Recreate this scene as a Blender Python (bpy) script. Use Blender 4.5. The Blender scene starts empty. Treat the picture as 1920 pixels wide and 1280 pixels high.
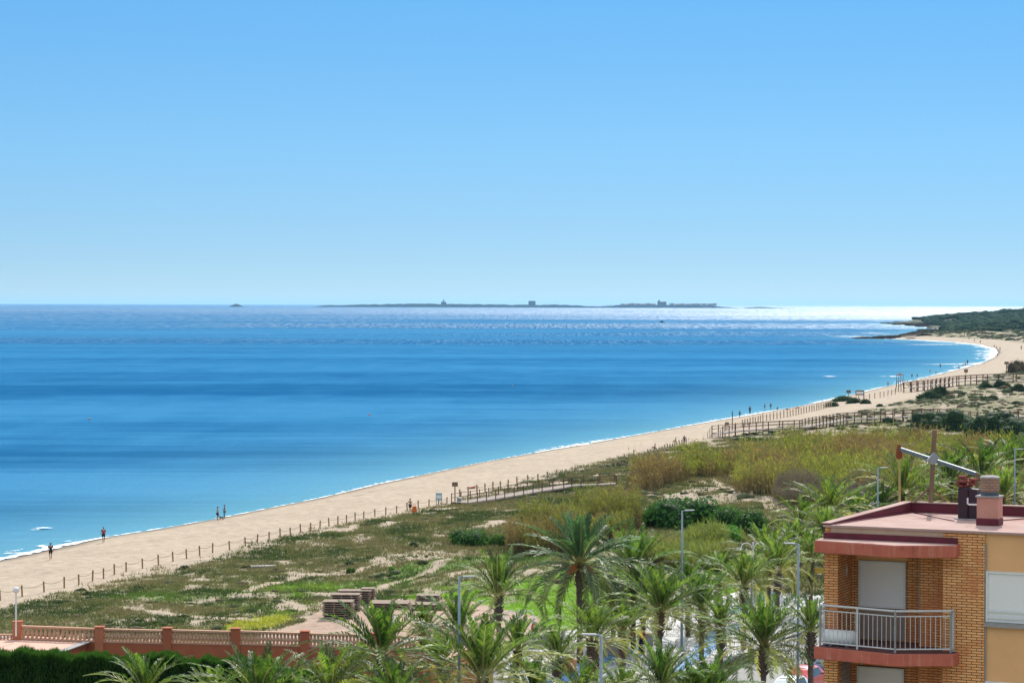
import bpy, bmesh, math, random
import numpy as np
from mathutils import Vector, Matrix, Euler
SC = bpy.context.scene
COL = SC.collection
R_ = math.radians
# ------------------------------------------------------------------ camera
H = 27.0; FPX = 4500.0; LEVEL = 569.5
cam_d = bpy.data.cameras.new("camera"); cam = bpy.data.objects.new("camera", cam_d); COL.objects.link(cam)
cam_d.sensor_width = 36; cam_d.lens = FPX / 1920 * 36; cam_d.clip_start = 0.5; cam_d.clip_end = 90000
PITCH = math.atan((640 - LEVEL) / FPX); ROLL = R_(0.136)
MR = Matrix.Rotation(R_(90) - PITCH, 3, 'X') @ Matrix.Rotation(ROLL, 3, 'Z')
cam.matrix_world = Matrix.Translation((0, 0, H)) @ MR.to_4x4()
SC.camera = cam
# ------------------------------------------------------------------ world, sun, exposure
SUN_EL = 42.0; SUN_AZ = 13.0      # azimuth to the right of the view axis (+Y)
world = bpy.data.worlds.new("World"); SC.world = world; world.use_nodes = True
wn = world.node_tree; wn.nodes.clear()
w_out = wn.nodes.new('ShaderNodeOutputWorld'); w_bg = wn.nodes.new('ShaderNodeBackground')
w_sky = wn.nodes.new('ShaderNodeTexSky'); w_sky.sky_type = 'NISHITA'; w_sky.sun_disc = False
w_sky.sun_elevation = R_(SUN_EL); w_sky.sun_rotation = R_(SUN_AZ)
w_sky.air_density = 1.0; w_sky.dust_density = 0.0; w_sky.ozone_density = 1.0; w_sky.altitude = 0
w_tc = wn.nodes.new('ShaderNodeTexCoord'); w_map = wn.nodes.new('ShaderNodeMapping')
w_map.inputs['Scale'].default_value = (1, 1, 4.0); w_map.inputs['Location'].default_value = (0, 0, 0.2)
w_nrm = wn.nodes.new('ShaderNodeVectorMath'); w_nrm.operation = 'NORMALIZE'
w_sep = wn.nodes.new('ShaderNodeSeparateXYZ'); wn.links.new(w_tc.outputs['Generated'], w_sep.inputs[0])
w_tint = wn.nodes.new('ShaderNodeValToRGB'); _e = w_tint.color_ramp.elements          # sky tint by height; unseen upper dome boosted to brighten the shaded building
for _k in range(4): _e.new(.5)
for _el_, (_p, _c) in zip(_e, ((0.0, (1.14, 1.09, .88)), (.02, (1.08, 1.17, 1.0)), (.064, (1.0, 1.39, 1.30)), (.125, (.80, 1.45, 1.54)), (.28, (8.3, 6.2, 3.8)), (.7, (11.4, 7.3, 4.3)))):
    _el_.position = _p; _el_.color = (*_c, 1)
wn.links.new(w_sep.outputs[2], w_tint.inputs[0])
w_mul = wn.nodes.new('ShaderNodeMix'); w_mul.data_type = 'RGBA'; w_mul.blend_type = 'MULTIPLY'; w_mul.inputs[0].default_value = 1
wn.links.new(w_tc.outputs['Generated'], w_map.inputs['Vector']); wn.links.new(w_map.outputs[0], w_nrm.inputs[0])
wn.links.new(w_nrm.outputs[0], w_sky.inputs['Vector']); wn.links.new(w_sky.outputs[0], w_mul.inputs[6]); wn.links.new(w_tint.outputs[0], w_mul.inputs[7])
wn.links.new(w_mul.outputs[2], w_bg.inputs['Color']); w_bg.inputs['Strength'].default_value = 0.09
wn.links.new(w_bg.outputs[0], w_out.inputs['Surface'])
sun_d = bpy.data.lights.new("sun", 'SUN'); sun_d.energy = 3.8; sun_d.angle = R_(0.5); sun_d.color = (1.0, 0.95, 0.86)
sun = bpy.data.objects.new("sun", sun_d); COL.objects.link(sun)
_az, _el = R_(SUN_AZ), R_(SUN_EL)
SDIR = Vector((math.sin(_az) * math.cos(_el), math.cos(_az) * math.cos(_el), math.sin(_el)))
sun.rotation_euler = (-SDIR).to_track_quat('-Z', 'Y').to_euler(); sun.location = (40, -40, 120)
SC.view_settings.view_transform = 'Standard'; SC.view_settings.look = 'None'
SC.view_settings.exposure = 0.35; SC.view_settings.gamma = 1.0
SC.cycles.max_bounces = 6; SC.cycles.diffuse_bounces = 3; SC.cycles.transparent_max_bounces = 16
SC.cycles.volume_bounces = 0; SC.cycles.sample_clamp_indirect = 8
# ------------------------------------------------------------------ helpers
rng = np.random.default_rng(7); random.seed(7)
MRn = np.array(MR)
def ray(px, py):
    d = MRn @ np.array([(px - 960) / FPX, -(py - 640) / FPX, -1.0]); return d
def on_z(px, py, z=0.0):
    """world x,y where the sight line of a photo pixel meets height z"""
    d = ray(px, py); t = (z - H) / d[2]; return d[0] * t, d[1] * t
def at_d(px, py, D):
    """world point on the sight line at distance D along +Y"""
    d = ray(px, py); t = D / d[1]; return Vector((d[0] * t, D, H + d[2] * t))
def _hash(ix, iy, s):
    n = (ix.astype(np.int64) * 374761393 + iy.astype(np.int64) * 668265263 + s * 1442695041) & 0xFFFFFFFF
    n = ((n ^ (n >> 13)) * 1274126177) & 0xFFFFFFFF
    return ((n ^ (n >> 16)) & 0xFFFF) / 65535.0
def vnoise(x, y, s=0):
    x = np.asarray(x, float); y = np.asarray(y, float)
    ix, iy = np.floor(x), np.floor(y); fx, fy = x - ix, y - iy
    fx = fx * fx * (3 - 2 * fx); fy = fy * fy * (3 - 2 * fy)
    a = _hash(ix, iy, s); b = _hash(ix + 1, iy, s); c = _hash(ix, iy + 1, s); d = _hash(ix + 1, iy + 1, s)
    return (a * (1 - fx) + b * fx) * (1 - fy) + (c * (1 - fx) + d * fx) * fy
def fbm(x, y, s=0, o=4):
    v = 0; a = .5
    for k in range(o):
        v = v + a * vnoise(x * 2 ** k, y * 2 ** k, s + k * 17); a *= .5
    return v / (1 - .5 ** o)
def sstep(a, b, x):
    t = np.clip((x - a) / (b - a), 0, 1); return t * t * (3 - 2 * t)
def pip(x, y, poly):
    x = np.asarray(x, float); y = np.asarray(y, float)
    ins = np.zeros(x.shape, bool); n = len(poly)
    for i in range(n):
        x0, y0 = poly[i]; x1, y1 = poly[(i + 1) % n]
        if y0 == y1: continue
        c = ((y0 > y) != (y1 > y)) & (x < (x1 - x0) * (y - y0) / (y1 - y0) + x0)
        ins ^= c
    return ins
def seg_dist(x, y, pts):
    x = np.asarray(x, float); y = np.asarray(y, float); best = np.full(x.shape, 1e18)
    for (x0, y0), (x1, y1) in zip(pts[:-1], pts[1:]):
        dx, dy = x1 - x0, y1 - y0; L = dx * dx + dy * dy
        t = np.clip(((x - x0) * dx + (y - y0) * dy) / L, 0, 1)
        best = np.minimum(best, (x - x0 - t * dx) ** 2 + (y - y0 - t * dy) ** 2)
    return np.sqrt(best)
def tag(o, label=None, cat=None, group=None, kind=None):
    if label: o['label'] = label
    if cat: o['category'] = cat
    if group: o['group'] = group
    if kind: o['kind'] = kind
    return o
def empty(name, loc=(0, 0, 0), rz=0, label=None, cat=None, group=None):
    o = bpy.data.objects.new(name, None); COL.objects.link(o); o.location = loc; o.rotation_euler = (0, 0, rz)
    o.empty_display_size = .2
    return tag(o, label, cat, group)
def copy_tree(o, parent=None):
    c = o.copy(); COL.objects.link(c); c.parent = parent
    for ch in list(o.children):
        copy_tree(ch, c)
    return c
def mesh_np(name, V, F, mat, parent=None, col=None, smooth=False, mats=None):
    """V (n,3); F (m,k) int array of equal-size faces; col (n,3) point colour"""
    V = np.asarray(V, np.float32); F = np.asarray(F, np.int32)
    me = bpy.data.meshes.new(name); me.vertices.add(len(V)); me.vertices.foreach_set('co', V.ravel())
    k = F.shape[1]; me.loops.add(F.size); me.loops.foreach_set('vertex_index', F.ravel())
    me.polygons.add(len(F)); me.polygons.foreach_set('loop_start', np.arange(0, F.size, k, dtype=np.int32))
    if smooth: me.polygons.foreach_set('use_smooth', np.ones(len(F), bool))
    me.update(calc_edges=True)
    if col is not None:
        a = me.attributes.new('col', 'FLOAT_COLOR', 'POINT')
        c4 = np.ones((len(V), 4), np.float32); c4[:, :3] = col; a.data.foreach_set('color', c4.ravel())
    me.materials.append(mat)
    o = bpy.data.objects.new(name, me); COL.objects.link(o); o.parent = parent
    return o
class MB:
    """collects shapes; build() links them as ONE mesh"""
    def __init__(s): s.v = []; s.f = []; s.m = []
    def add(s, vs, fs, M=None, mi=0):
        b = len(s.v)
        for v in vs:
            v = Vector(v); s.v.append(tuple(M @ v if M is not None else v))
        for f in fs: s.f.append([b + i for i in f]); s.m.append(mi)
        return s
    def box(s, x0, x1, y0, y1, z0, z1, M=None, mi=0):
        vs = [(x0,y0,z0),(x1,y0,z0),(x1,y1,z0),(x0,y1,z0),(x0,y0,z1),(x1,y0,z1),(x1,y1,z1),(x0,y1,z1)]
        return s.add(vs, [(0,3,2,1),(4,5,6,7),(0,1,5,4),(1,2,6,5),(2,3,7,6),(3,0,4,7)], M, mi)
    def tube(s, pts, r, n=8, M=None, mi=0, caps=True):
        pts = [Vector(p) for p in pts]; rs = r if isinstance(r, (list, tuple)) else [r] * len(pts)
        vs = []; prev = None
        for i, p in enumerate(pts):
            t = (pts[min(i+1, len(pts)-1)] - pts[max(i-1, 0)]).normalized()
            if prev is None:
                a = Vector((0,0,1)) if abs(t.z) < .9 else Vector((1,0,0)); u = t.cross(a).normalized()
            else: u = (prev - t * prev.dot(t)).normalized()
            prev = u; w = t.cross(u)
            for k in range(n):
                an = 2*math.pi*k/n; vs.append(p + (u*math.cos(an) + w*math.sin(an)) * rs[i])
        fs = []
        for i in range(len(pts)-1):
            for k in range(n):
                fs.append((i*n+k, i*n+(k+1)%n, (i+1)*n+(k+1)%n, (i+1)*n+k))
        if caps: fs += [tuple(range(n-1,-1,-1)), tuple((len(pts)-1)*n+k for k in range(n))]
        return s.add(vs, fs, M, mi)
    def lathe(s, prof, n=16, M=None, mi=0):
        vs = []; fs = []
        for r, z in prof:
            for k in range(n):
                a = 2*math.pi*k/n; vs.append((r*math.cos(a), r*math.sin(a), z))
        for i in range(len(prof)-1):
            for k in range(n): fs.append((i*n+k, i*n+(k+1)%n, (i+1)*n+(k+1)%n, (i+1)*n+k))
        fs += [tuple(range(n-1,-1,-1)), tuple((len(prof)-1)*n+k for k in range(n))]
        return s.add(vs, fs, M, mi)
    def prism(s, poly, z0, z1, M=None, mi=0):
        n = len(poly); vs = [(x,y,z0) for x,y in poly] + [(x,y,z1) for x,y in poly]
        fs = [tuple(range(n-1,-1,-1)), tuple(range(n,2*n))] + [(i,(i+1)%n,n+(i+1)%n,n+i) for i in range(n)]
        return s.add(vs, fs, M, mi)
    def build(s, name, mat, parent=None, smooth=False, bevel=0, loc=None):
        me = bpy.data.meshes.new(name); me.from_pydata(s.v, [], s.f)
        for m in (mat if isinstance(mat, (list, tuple)) else [mat]): me.materials.append(m)
        if len(set(s.m)) > 1: me.polygons.foreach_set('material_index', s.m)
        bm = bmesh.new(); bm.from_mesh(me); bmesh.ops.recalc_face_normals(bm, faces=bm.faces)
        if bevel:
            bmesh.ops.bevel(bm, geom=[e for e in bm.edges if e.is_manifold and e.calc_face_angle(0) > .5], offset=bevel, segments=1, affect='EDGES')
        bm.to_mesh(me); bm.free()
        if smooth: me.polygons.foreach_set('use_smooth', [True]*len(me.polygons))
        o = bpy.data.objects.new(name, me); COL.objects.link(o); o.parent = parent
        if loc is not None: o.location = loc
        return o
# ------------------------------------------------------------------ materials
def N(nt, t, **kw):
    n = nt.nodes.new(t)
    for k, v in kw.items():
        if k in n.inputs: n.inputs[k].default_value = v
        else: setattr(n, k, v)
    return n
def mixc(nt, fac, a, b, blend='MIX'):
    m = nt.nodes.new('ShaderNodeMix'); m.data_type = 'RGBA'; m.blend_type = blend
    for s, v in ((m.inputs[0], fac), (m.inputs[6], a), (m.inputs[7], b)):
        if isinstance(v, bpy.types.NodeSocket): nt.links.new(v, s)
        elif isinstance(v, (int, float)): s.default_value = v
        else: s.default_value = (*v, 1)
    return m.outputs[2]
def ramp(nt, src, stops):
    r = nt.nodes.new('ShaderNodeValToRGB'); e = r.color_ramp.elements
    while len(e) < len(stops): e.new(.5)
    for k, (p, c) in enumerate(stops):
        e[k].position = p; e[k].color = (*c, 1) if not isinstance(c, (int, float)) else (c, c, c, 1)
    nt.links.new(src, r.inputs[0]); return r.outputs[0]
def noise(nt, scale, detail=4, rough=.55, vec=None, out=0, dist=0):
    n = N(nt, 'ShaderNodeTexNoise', Scale=scale, Detail=detail, Roughness=rough, Distortion=dist)
    if vec is not None: nt.links.new(vec, n.inputs['Vector'])
    return n.outputs[out]
def mapping(nt, scale=(1,1,1), rot=(0,0,0), coord='Object'):
    tc = nt.nodes.new('ShaderNodeTexCoord'); m = nt.nodes.new('ShaderNodeMapping')
    if coord == 'World':
        g = nt.nodes.new('ShaderNodeNewGeometry'); nt.links.new(g.outputs['Position'], m.inputs[0])
    else: nt.links.new(tc.outputs[coord], m.inputs[0])
    m.inputs['Scale'].default_value = scale; m.inputs['Rotation'].default_value = rot
    return m.outputs[0]
def new_mat(name):
    m = bpy.data.materials.new(name); m.use_nodes = True
    return m, m.node_tree, m.node_tree.nodes['Principled BSDF']
def bump(nt, b, h, strength=.3, dist=.02):
    bp = N(nt, 'ShaderNodeBump', Strength=strength, Distance=dist)
    nt.links.new(h, bp.inputs['Height']); nt.links.new(bp.outputs[0], b.inputs['Normal'])
def surf(name, c1, c2=None, scale=3, rough=.8, metal=0, bstr=.2, bdist=.01, spots=None, coord='Object', stretch=(1,1,1)):
    """a plain worn material: two tones mixed by noise, fine bump"""
    m, nt, b = new_mat(name); v = mapping(nt, stretch, coord=coord)
    c2 = c2 or tuple(x * .75 for x in c1)
    n = noise(nt, scale, 6, .6, v); f = ramp(nt, n, [(.35, 0.), (.65, 1.)])
    c = mixc(nt, f, c1, c2)
    if spots: c = mixc(nt, ramp(nt, noise(nt, spots[1], 5, .65, v), [(spots[2], 0.), (spots[2] + .1, 1.)]), c, spots[0])
    nt.links.new(c, b.inputs['Base Color']); b.inputs['Roughness'].default_value = rough; b.inputs['Metallic'].default_value = metal
    if rough > .74: b.inputs['Specular IOR Level'].default_value = .12 if rough < .99 else 0
    if bstr: bump(nt, b, noise(nt, scale * 8, 5, .6, v), bstr, bdist)
    return m
def leafmat(name, tint=(1,1,1), trans=.35, rough=.45, spec=.4, tmul=1.6):
    m, nt, b = new_mat(name)
    a = nt.nodes.new('ShaderNodeAttribute'); a.attribute_name = 'col'
    oi = nt.nodes.new('ShaderNodeObjectInfo')
    c = mixc(nt, 1.0, a.outputs['Color'], tint, 'MULTIPLY')
    h = nt.nodes.new('ShaderNodeHueSaturation'); nt.links.new(c, h.inputs['Color'])
    mr = N(nt, 'ShaderNodeMapRange'); nt.links.new(oi.outputs['Random'], mr.inputs[0]); mr.inputs[3].default_value = .8; mr.inputs[4].default_value = 1.2
    nt.links.new(mr.outputs[0], h.inputs['Value'])
    mr2 = N(nt, 'ShaderNodeMapRange'); nt.links.new(oi.outputs['Random'], mr2.inputs[0]); mr2.inputs[3].default_value = .515; mr2.inputs[4].default_value = .485
    nt.links.new(mr2.outputs[0], h.inputs['Hue'])
    nt.links.new(h.outputs[0], b.inputs['Base Color']); b.inputs['Roughness'].default_value = rough
    b.inputs['Specular IOR Level'].default_value = spec
    tr = nt.nodes.new('ShaderNodeBsdfTranslucent'); nt.links.new(mixc(nt, 1.0, h.outputs[0], (tmul, tmul * 1.05, tmul * .6), 'MULTIPLY'), tr.inputs['Color'])
    ms = nt.nodes.new('ShaderNodeMixShader'); ms.inputs[0].default_value = trans
    nt.links.new(b.outputs[0], ms.inputs[1]); nt.links.new(tr.outputs[0], ms.inputs[2])
    nt.links.new(ms.outputs[0], nt.nodes['Material Output'].inputs['Surface'])
    return m
# ------------------------------------------------------------------ the lie of the land
SHORE_PX = [(0,1050),(95,1030),(190,1008),(300,991),(400,973),(500,953),(600,933),(700,909),(800,888),(900,867),(1000,849),(1100,832),(1200,814),(1300,796),
    (1400,779),(1500,761),(1550,751),(1600,739),(1650,727),(1700,716),(1750,704),(1800,692),(1840,681),(1862,671),(1872,660),(1864,653),(1840,647),(1800,642.5),
    (1750,639),(1700,636.5),(1655,634.8),(1632,634.2),(1660,632.5),(1690,630.5),(1720,628),(1742,621),(1752,616),(1735,612.5),(1700,610),(1668,606.2),(1660,605.2),(1700,603.6),(1760,603)]
SHORE = [(-340,-900),(-125,0)] + [on_z(x, y, 0) for x, y in SHORE_PX] + [(1400, 3950), (3200, 4300), (9000, 4600)]
LAND = SHORE + [(9000, -900)]
def shore_d(x, y):
    d = seg_dist(x, y, SHORE); return np.where(pip(x, y, LAND), d, -d)
def height(x, y, d=None):
    x = np.asarray(x, float); y = np.asarray(y, float)
    if d is None: d = shore_d(x, y)
    h = np.interp(d, [-60, -12, -3, 0, 5, 18, 30, 48, 75], [-4, -1.2, -.35, 0, .45, 1.2, 1.8, 2.6, 3.0])
    town = sstep(0, 1, np.clip((230 - y) / 40, 0, 1)) * sstep(-70, -30, x) + sstep(-30, 0, 24 + .42 * (y - 165) * 0 + x - 20 - .4 * (y - 200)) * 0
    amp = sstep(20, 42, d) * (1 - .93 * np.clip(sstep(205, 180, y), 0, 1))
    h = h + amp * ((fbm(x / 17, y / 17, 3, 3) - .5) * 2.2 + (fbm(x / 4.5, y / 4.5, 9, 3) - .5) * .75)
    h = h + sstep(5, 10, d) * sstep(40, 25, d) * ((fbm(x / 2.2, y / 2.2, 5, 3) - .5) * .30 + (vnoise(x / .8, y / 1.2, 6) - .5) * .10)
    hill = sstep(20, 230, d) * sstep(1950, 2800, y) * (10 + 4 * fbm(x / 300, y / 300, 21, 3))
    hill = hill + sstep(1500, 1900, y) * sstep(12, 70, d) * 2.5
    rock = sstep(1850, 1950, y) * sstep(0, 10, d) * (fbm(x / 8, y / 30, 31, 4) - .2) * 1.5
    return h + hill + rock
def on_ground(px, py, lift=0.0):
    z = 2.5
    for _ in range(8):
        x, y = on_z(px, py, z); z = float(height(np.array([x]), np.array([y]))[0]) + lift
    return Vector((x, y, z))
def gpoly(pts, z=2.8): return [on_z(x, y, z) for x, y in pts]
# ground cover laid out as plots on the ground
Z = {
 'green': gpoly([(150,1100),(330,1078),(470,1060),(540,1072),(650,1075),(700,1082),(760,1062),(880,1040),(960,1045),(1060,1030),(1180,1050),(1200,1090),(1130,1180),(1000,1150),(870,1130),(700,1128),(590,1140),(480,1150),(300,1120),(200,1105)]),
 'lush': gpoly([(480,1080),(560,1078),(680,1088),(670,1102),(560,1104),(500,1100)]),
 'lush2': gpoly([(700,1108),(830,1096),(960,1100),(1120,1070),(1180,1090),(1150,1150),(1080,1190),(960,1160),(830,1128),(700,1130)]),
 'lush3': gpoly([(1190,1075),(1400,1040),(1560,1010),(1560,1055),(1410,1090),(1300,1130),(1220,1140)]),
 'yellow': gpoly([(415,1176),(440,1160),(520,1148),(560,1156),(510,1172),(450,1180)]),
 'band': gpoly([(430,1130),(600,1122),(610,1140),(560,1146),(430,1148)]),
 'gravel': gpoly([(480,1195),(520,1176),(570,1160),(600,1143),(690,1130),(870,1128),(960,1150),(1010,1160),(1020,1190),(900,1240),(480,1240)]),
 'bare1': gpoly([(700,1030),(790,1015),(905,1030),(930,1040),(840,1050),(730,1060),(690,1048)]),
 'bare2': gpoly([(1210,950),(1280,915),(1380,905),(1420,930),(1500,935),(1520,955),(1440,960),(1420,940),(1290,938)]),
 'fardune': gpoly([(1560,775),(1640,740),(1800,715),(1960,700),(1960,776),(1700,778)]),
 'scrub': gpoly([(0,1110),(110,1100),(140,1115),(170,1150),(130,1170),(0,1185)]),
}
TRAILS = [gpoly(t) for t in ([(235,1128),(300,1140),(370,1150),(470,1158)], [(640,1118),(690,1103),(745,1082),(800,1072),(870,1050),(960,1040)],
    [(440,1102),(500,1082),(560,1066),(640,1052)], [(1330,895),(1350,905),(1390,930),(1440,945)], [(1290,870),(1360,858),(1420,850)])]
def cover(x, y, d):
    """ground colour, tuft density, tuft kind mix for points on land"""
    n = len(x)
    nb = fbm(x / 9, y / 14, 41, 4); ns = fbm(x / 2.0, y / 3.0, 43, 4); nm = fbm(x / 30, y / 40, 47, 2)
    sand = np.array([.375, .298, .225]); olive = np.array([.15, .14, .07]); col = np.tile(sand, (n, 1))
    veg = sstep(.40, .53, .28 * nb + .6 * ns + .12 * nm + .012 + .05 * (y < 300))
    veg = veg * sstep(24, 31, d + 6 * (ns - .5))
    fd = pip(x, y, Z['fardune']) | (y > 700)
    veg = np.where(fd, veg * .95, veg)
    kind = np.zeros(n)
    g = np.zeros(n); lush = np.zeros(n)
    g = np.where(pip(x, y, Z['green']), 1.0, 0)
    for k in ('lush', 'lush2', 'lush3', 'band'):
        lush = np.maximum(lush, np.where(pip(x + 5 * (nb - .5), y + 14 * (ns - .5), Z[k]), .45 if k in ('lush', 'band') else 1.0, 0) * sstep(.36, .56, ns * .6 + nb * .4))
    veg = np.where(g > 0, np.maximum(veg, sstep(.34, .5, ns * .5 + nb * .5)), veg)
    veg = np.where(pip(x, y, Z['scrub']), np.maximum(veg, .8), veg)
    veg = np.maximum(veg, lush)
    for k in ('bare1', 'bare2'): veg = np.where(pip(x, y, Z[k]), veg * .18 + .1 * (ns > .55), veg)
    yel = np.where(pip(x, y, Z['yellow']), 1.0, 0); veg = np.maximum(veg, yel)
    gr = np.where(pip(x, y, Z['gravel']), 1.0, 0) ; gr = gr * sstep(.25, .4, ns + .3); veg = veg * (1 - gr)
    tr = np.full(n, 1e9)
    for t in TRAILS: tr = np.minimum(tr, seg_dist(x, y, t))
    trm = sstep(.9, .35, tr + .5 * (ns - .5)); veg = veg * (1 - trm)
    grass = np.array([.12, .18, .042]); lushc = np.array([.13, .23, .03]); yelc = np.array([.26, .27, .05])
    vc = olive + (grass - olive) * (g * (.35 + .65 * sstep(.4, .6, nb)))[:, None]
    vc = vc + (lushc - vc) * lush[:, None]; vc = vc + (yelc - vc) * yel[:, None]
    vc = vc * (.75 + .5 * ns)[:, None]
    sc = sand * (.86 + .28 * ns)[:, None]
    col = sc + (vc - sc) * veg[:, None]
    col = col + (np.array([.36, .255, .195]) * (.85 + .3 * ns)[:, None] - col) * gr[:, None]
    # beach: damp sand by the water, trampled further up, weed line
    wet = sstep(3.2, .6, d + 1.2 * (fbm(x / 6, y / 6, 51, 3) - .5))
    col = np.where((d < 34)[:, None] & (veg < .02)[:, None], sand * (1.0 + .22 * (fbm(x / 5, y / 5, 53, 4) - .5))[:, None], col)
    col = col * (1 - .42 * wet)[:, None]
    weed = sstep(.62, .7, fbm(x / 3, y / 3, 57, 4)) * np.exp(-((d - 4.6 - 1.5 * fbm(x / 20, y / 20, 58, 2)) / .7) ** 2)
    col = col * (1 - .35 * weed)[:, None]
    rk = sstep(1880, 1960, y) * sstep(60, 20, d) * sstep(2400, 2350, 0 * y + 0)  # rocky shelf at the points
    rk = np.where((y > 1900) & (x < .172 * y), sstep(75, 35, d), 0) * sstep(.2, .35, ns)
    col = col + (np.array([.085, .062, .045]) - col) * rk[:, None]
    hl = np.maximum(sstep(1850, 2000, y) * sstep(15, 40, d), sstep(2050, 2200, y) * sstep(1, 6, d))
    col = col + (np.array([.07, .085, .045]) - col) * (hl * sstep(.25, .4, nb))[:, None]
    return col, veg * (1 - rk), lush, yel, g, gr
def quads(nr, nc):
    i = np.arange(nr - 1)[:, None] * nc + np.arange(nc - 1)[None, :]
    i = i.ravel(); return np.stack([i, i + 1, i + nc + 1, i + nc], 1)
def build_ground():
    ys = np.geomspace(30, 4600, 880); ys = np.concatenate([[-900, -300, -60, 0], ys, [9000]])
    tn = np.concatenate([-np.geomspace(1.6, .25, 26)[:-1], np.linspace(-.25, .26, 640), np.geomspace(.26, 2.4, 30)[1:]])
    Y, T = np.meshgrid(ys, tn, indexing='ij'); X = T * np.maximum(Y, 60); X = np.where(Y < 30, T * 120, X)
    x, y = X.ravel(), Y.ravel(); d = shore_d(x, y); z = height(x, y, d)
    col, *_ = cover(x, y, d); V = np.stack([x, y, z], 1)
    F = quads(*X.shape)
    keep = (d[F] > -70).any(1); F = F[keep]
    used = np.zeros(len(V), bool); used[F.ravel()] = True; ix = np.cumsum(used) - 1
    m, nt, b = new_mat('ground_cover'); a = nt.nodes.new('ShaderNodeAttribute'); a.attribute_name = 'col'
    v = mapping(nt, coord='World'); n1 = noise(nt, .9, 8, .62, v); n2 = noise(nt, 6, 4, .6, v)
    c = mixc(nt, 1, a.outputs[0], ramp(nt, n1, [(.3, .80), (.7, 1.2)]), 'MULTIPLY')
    c = mixc(nt, 1, c, ramp(nt, n2, [(.3, .88), (.7, 1.12)]), 'MULTIPLY')
    nt.links.new(c, b.inputs['Base Color']); b.inputs['Roughness'].default_value = .95; b.inputs['Specular IOR Level'].default_value = .15
    mx = N(nt, 'ShaderNodeMath', operation='ADD'); nt.links.new(n1, mx.inputs[0]); nt.links.new(noise(nt, 3.2, 3, .6, v), mx.inputs[1])
    bump(nt, b, mx.outputs[0], .55, .25)
    o = mesh_np('ground', V[used], ix[F], m, col=col[used], smooth=True); tag(o, kind='structure')
build_ground()
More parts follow.
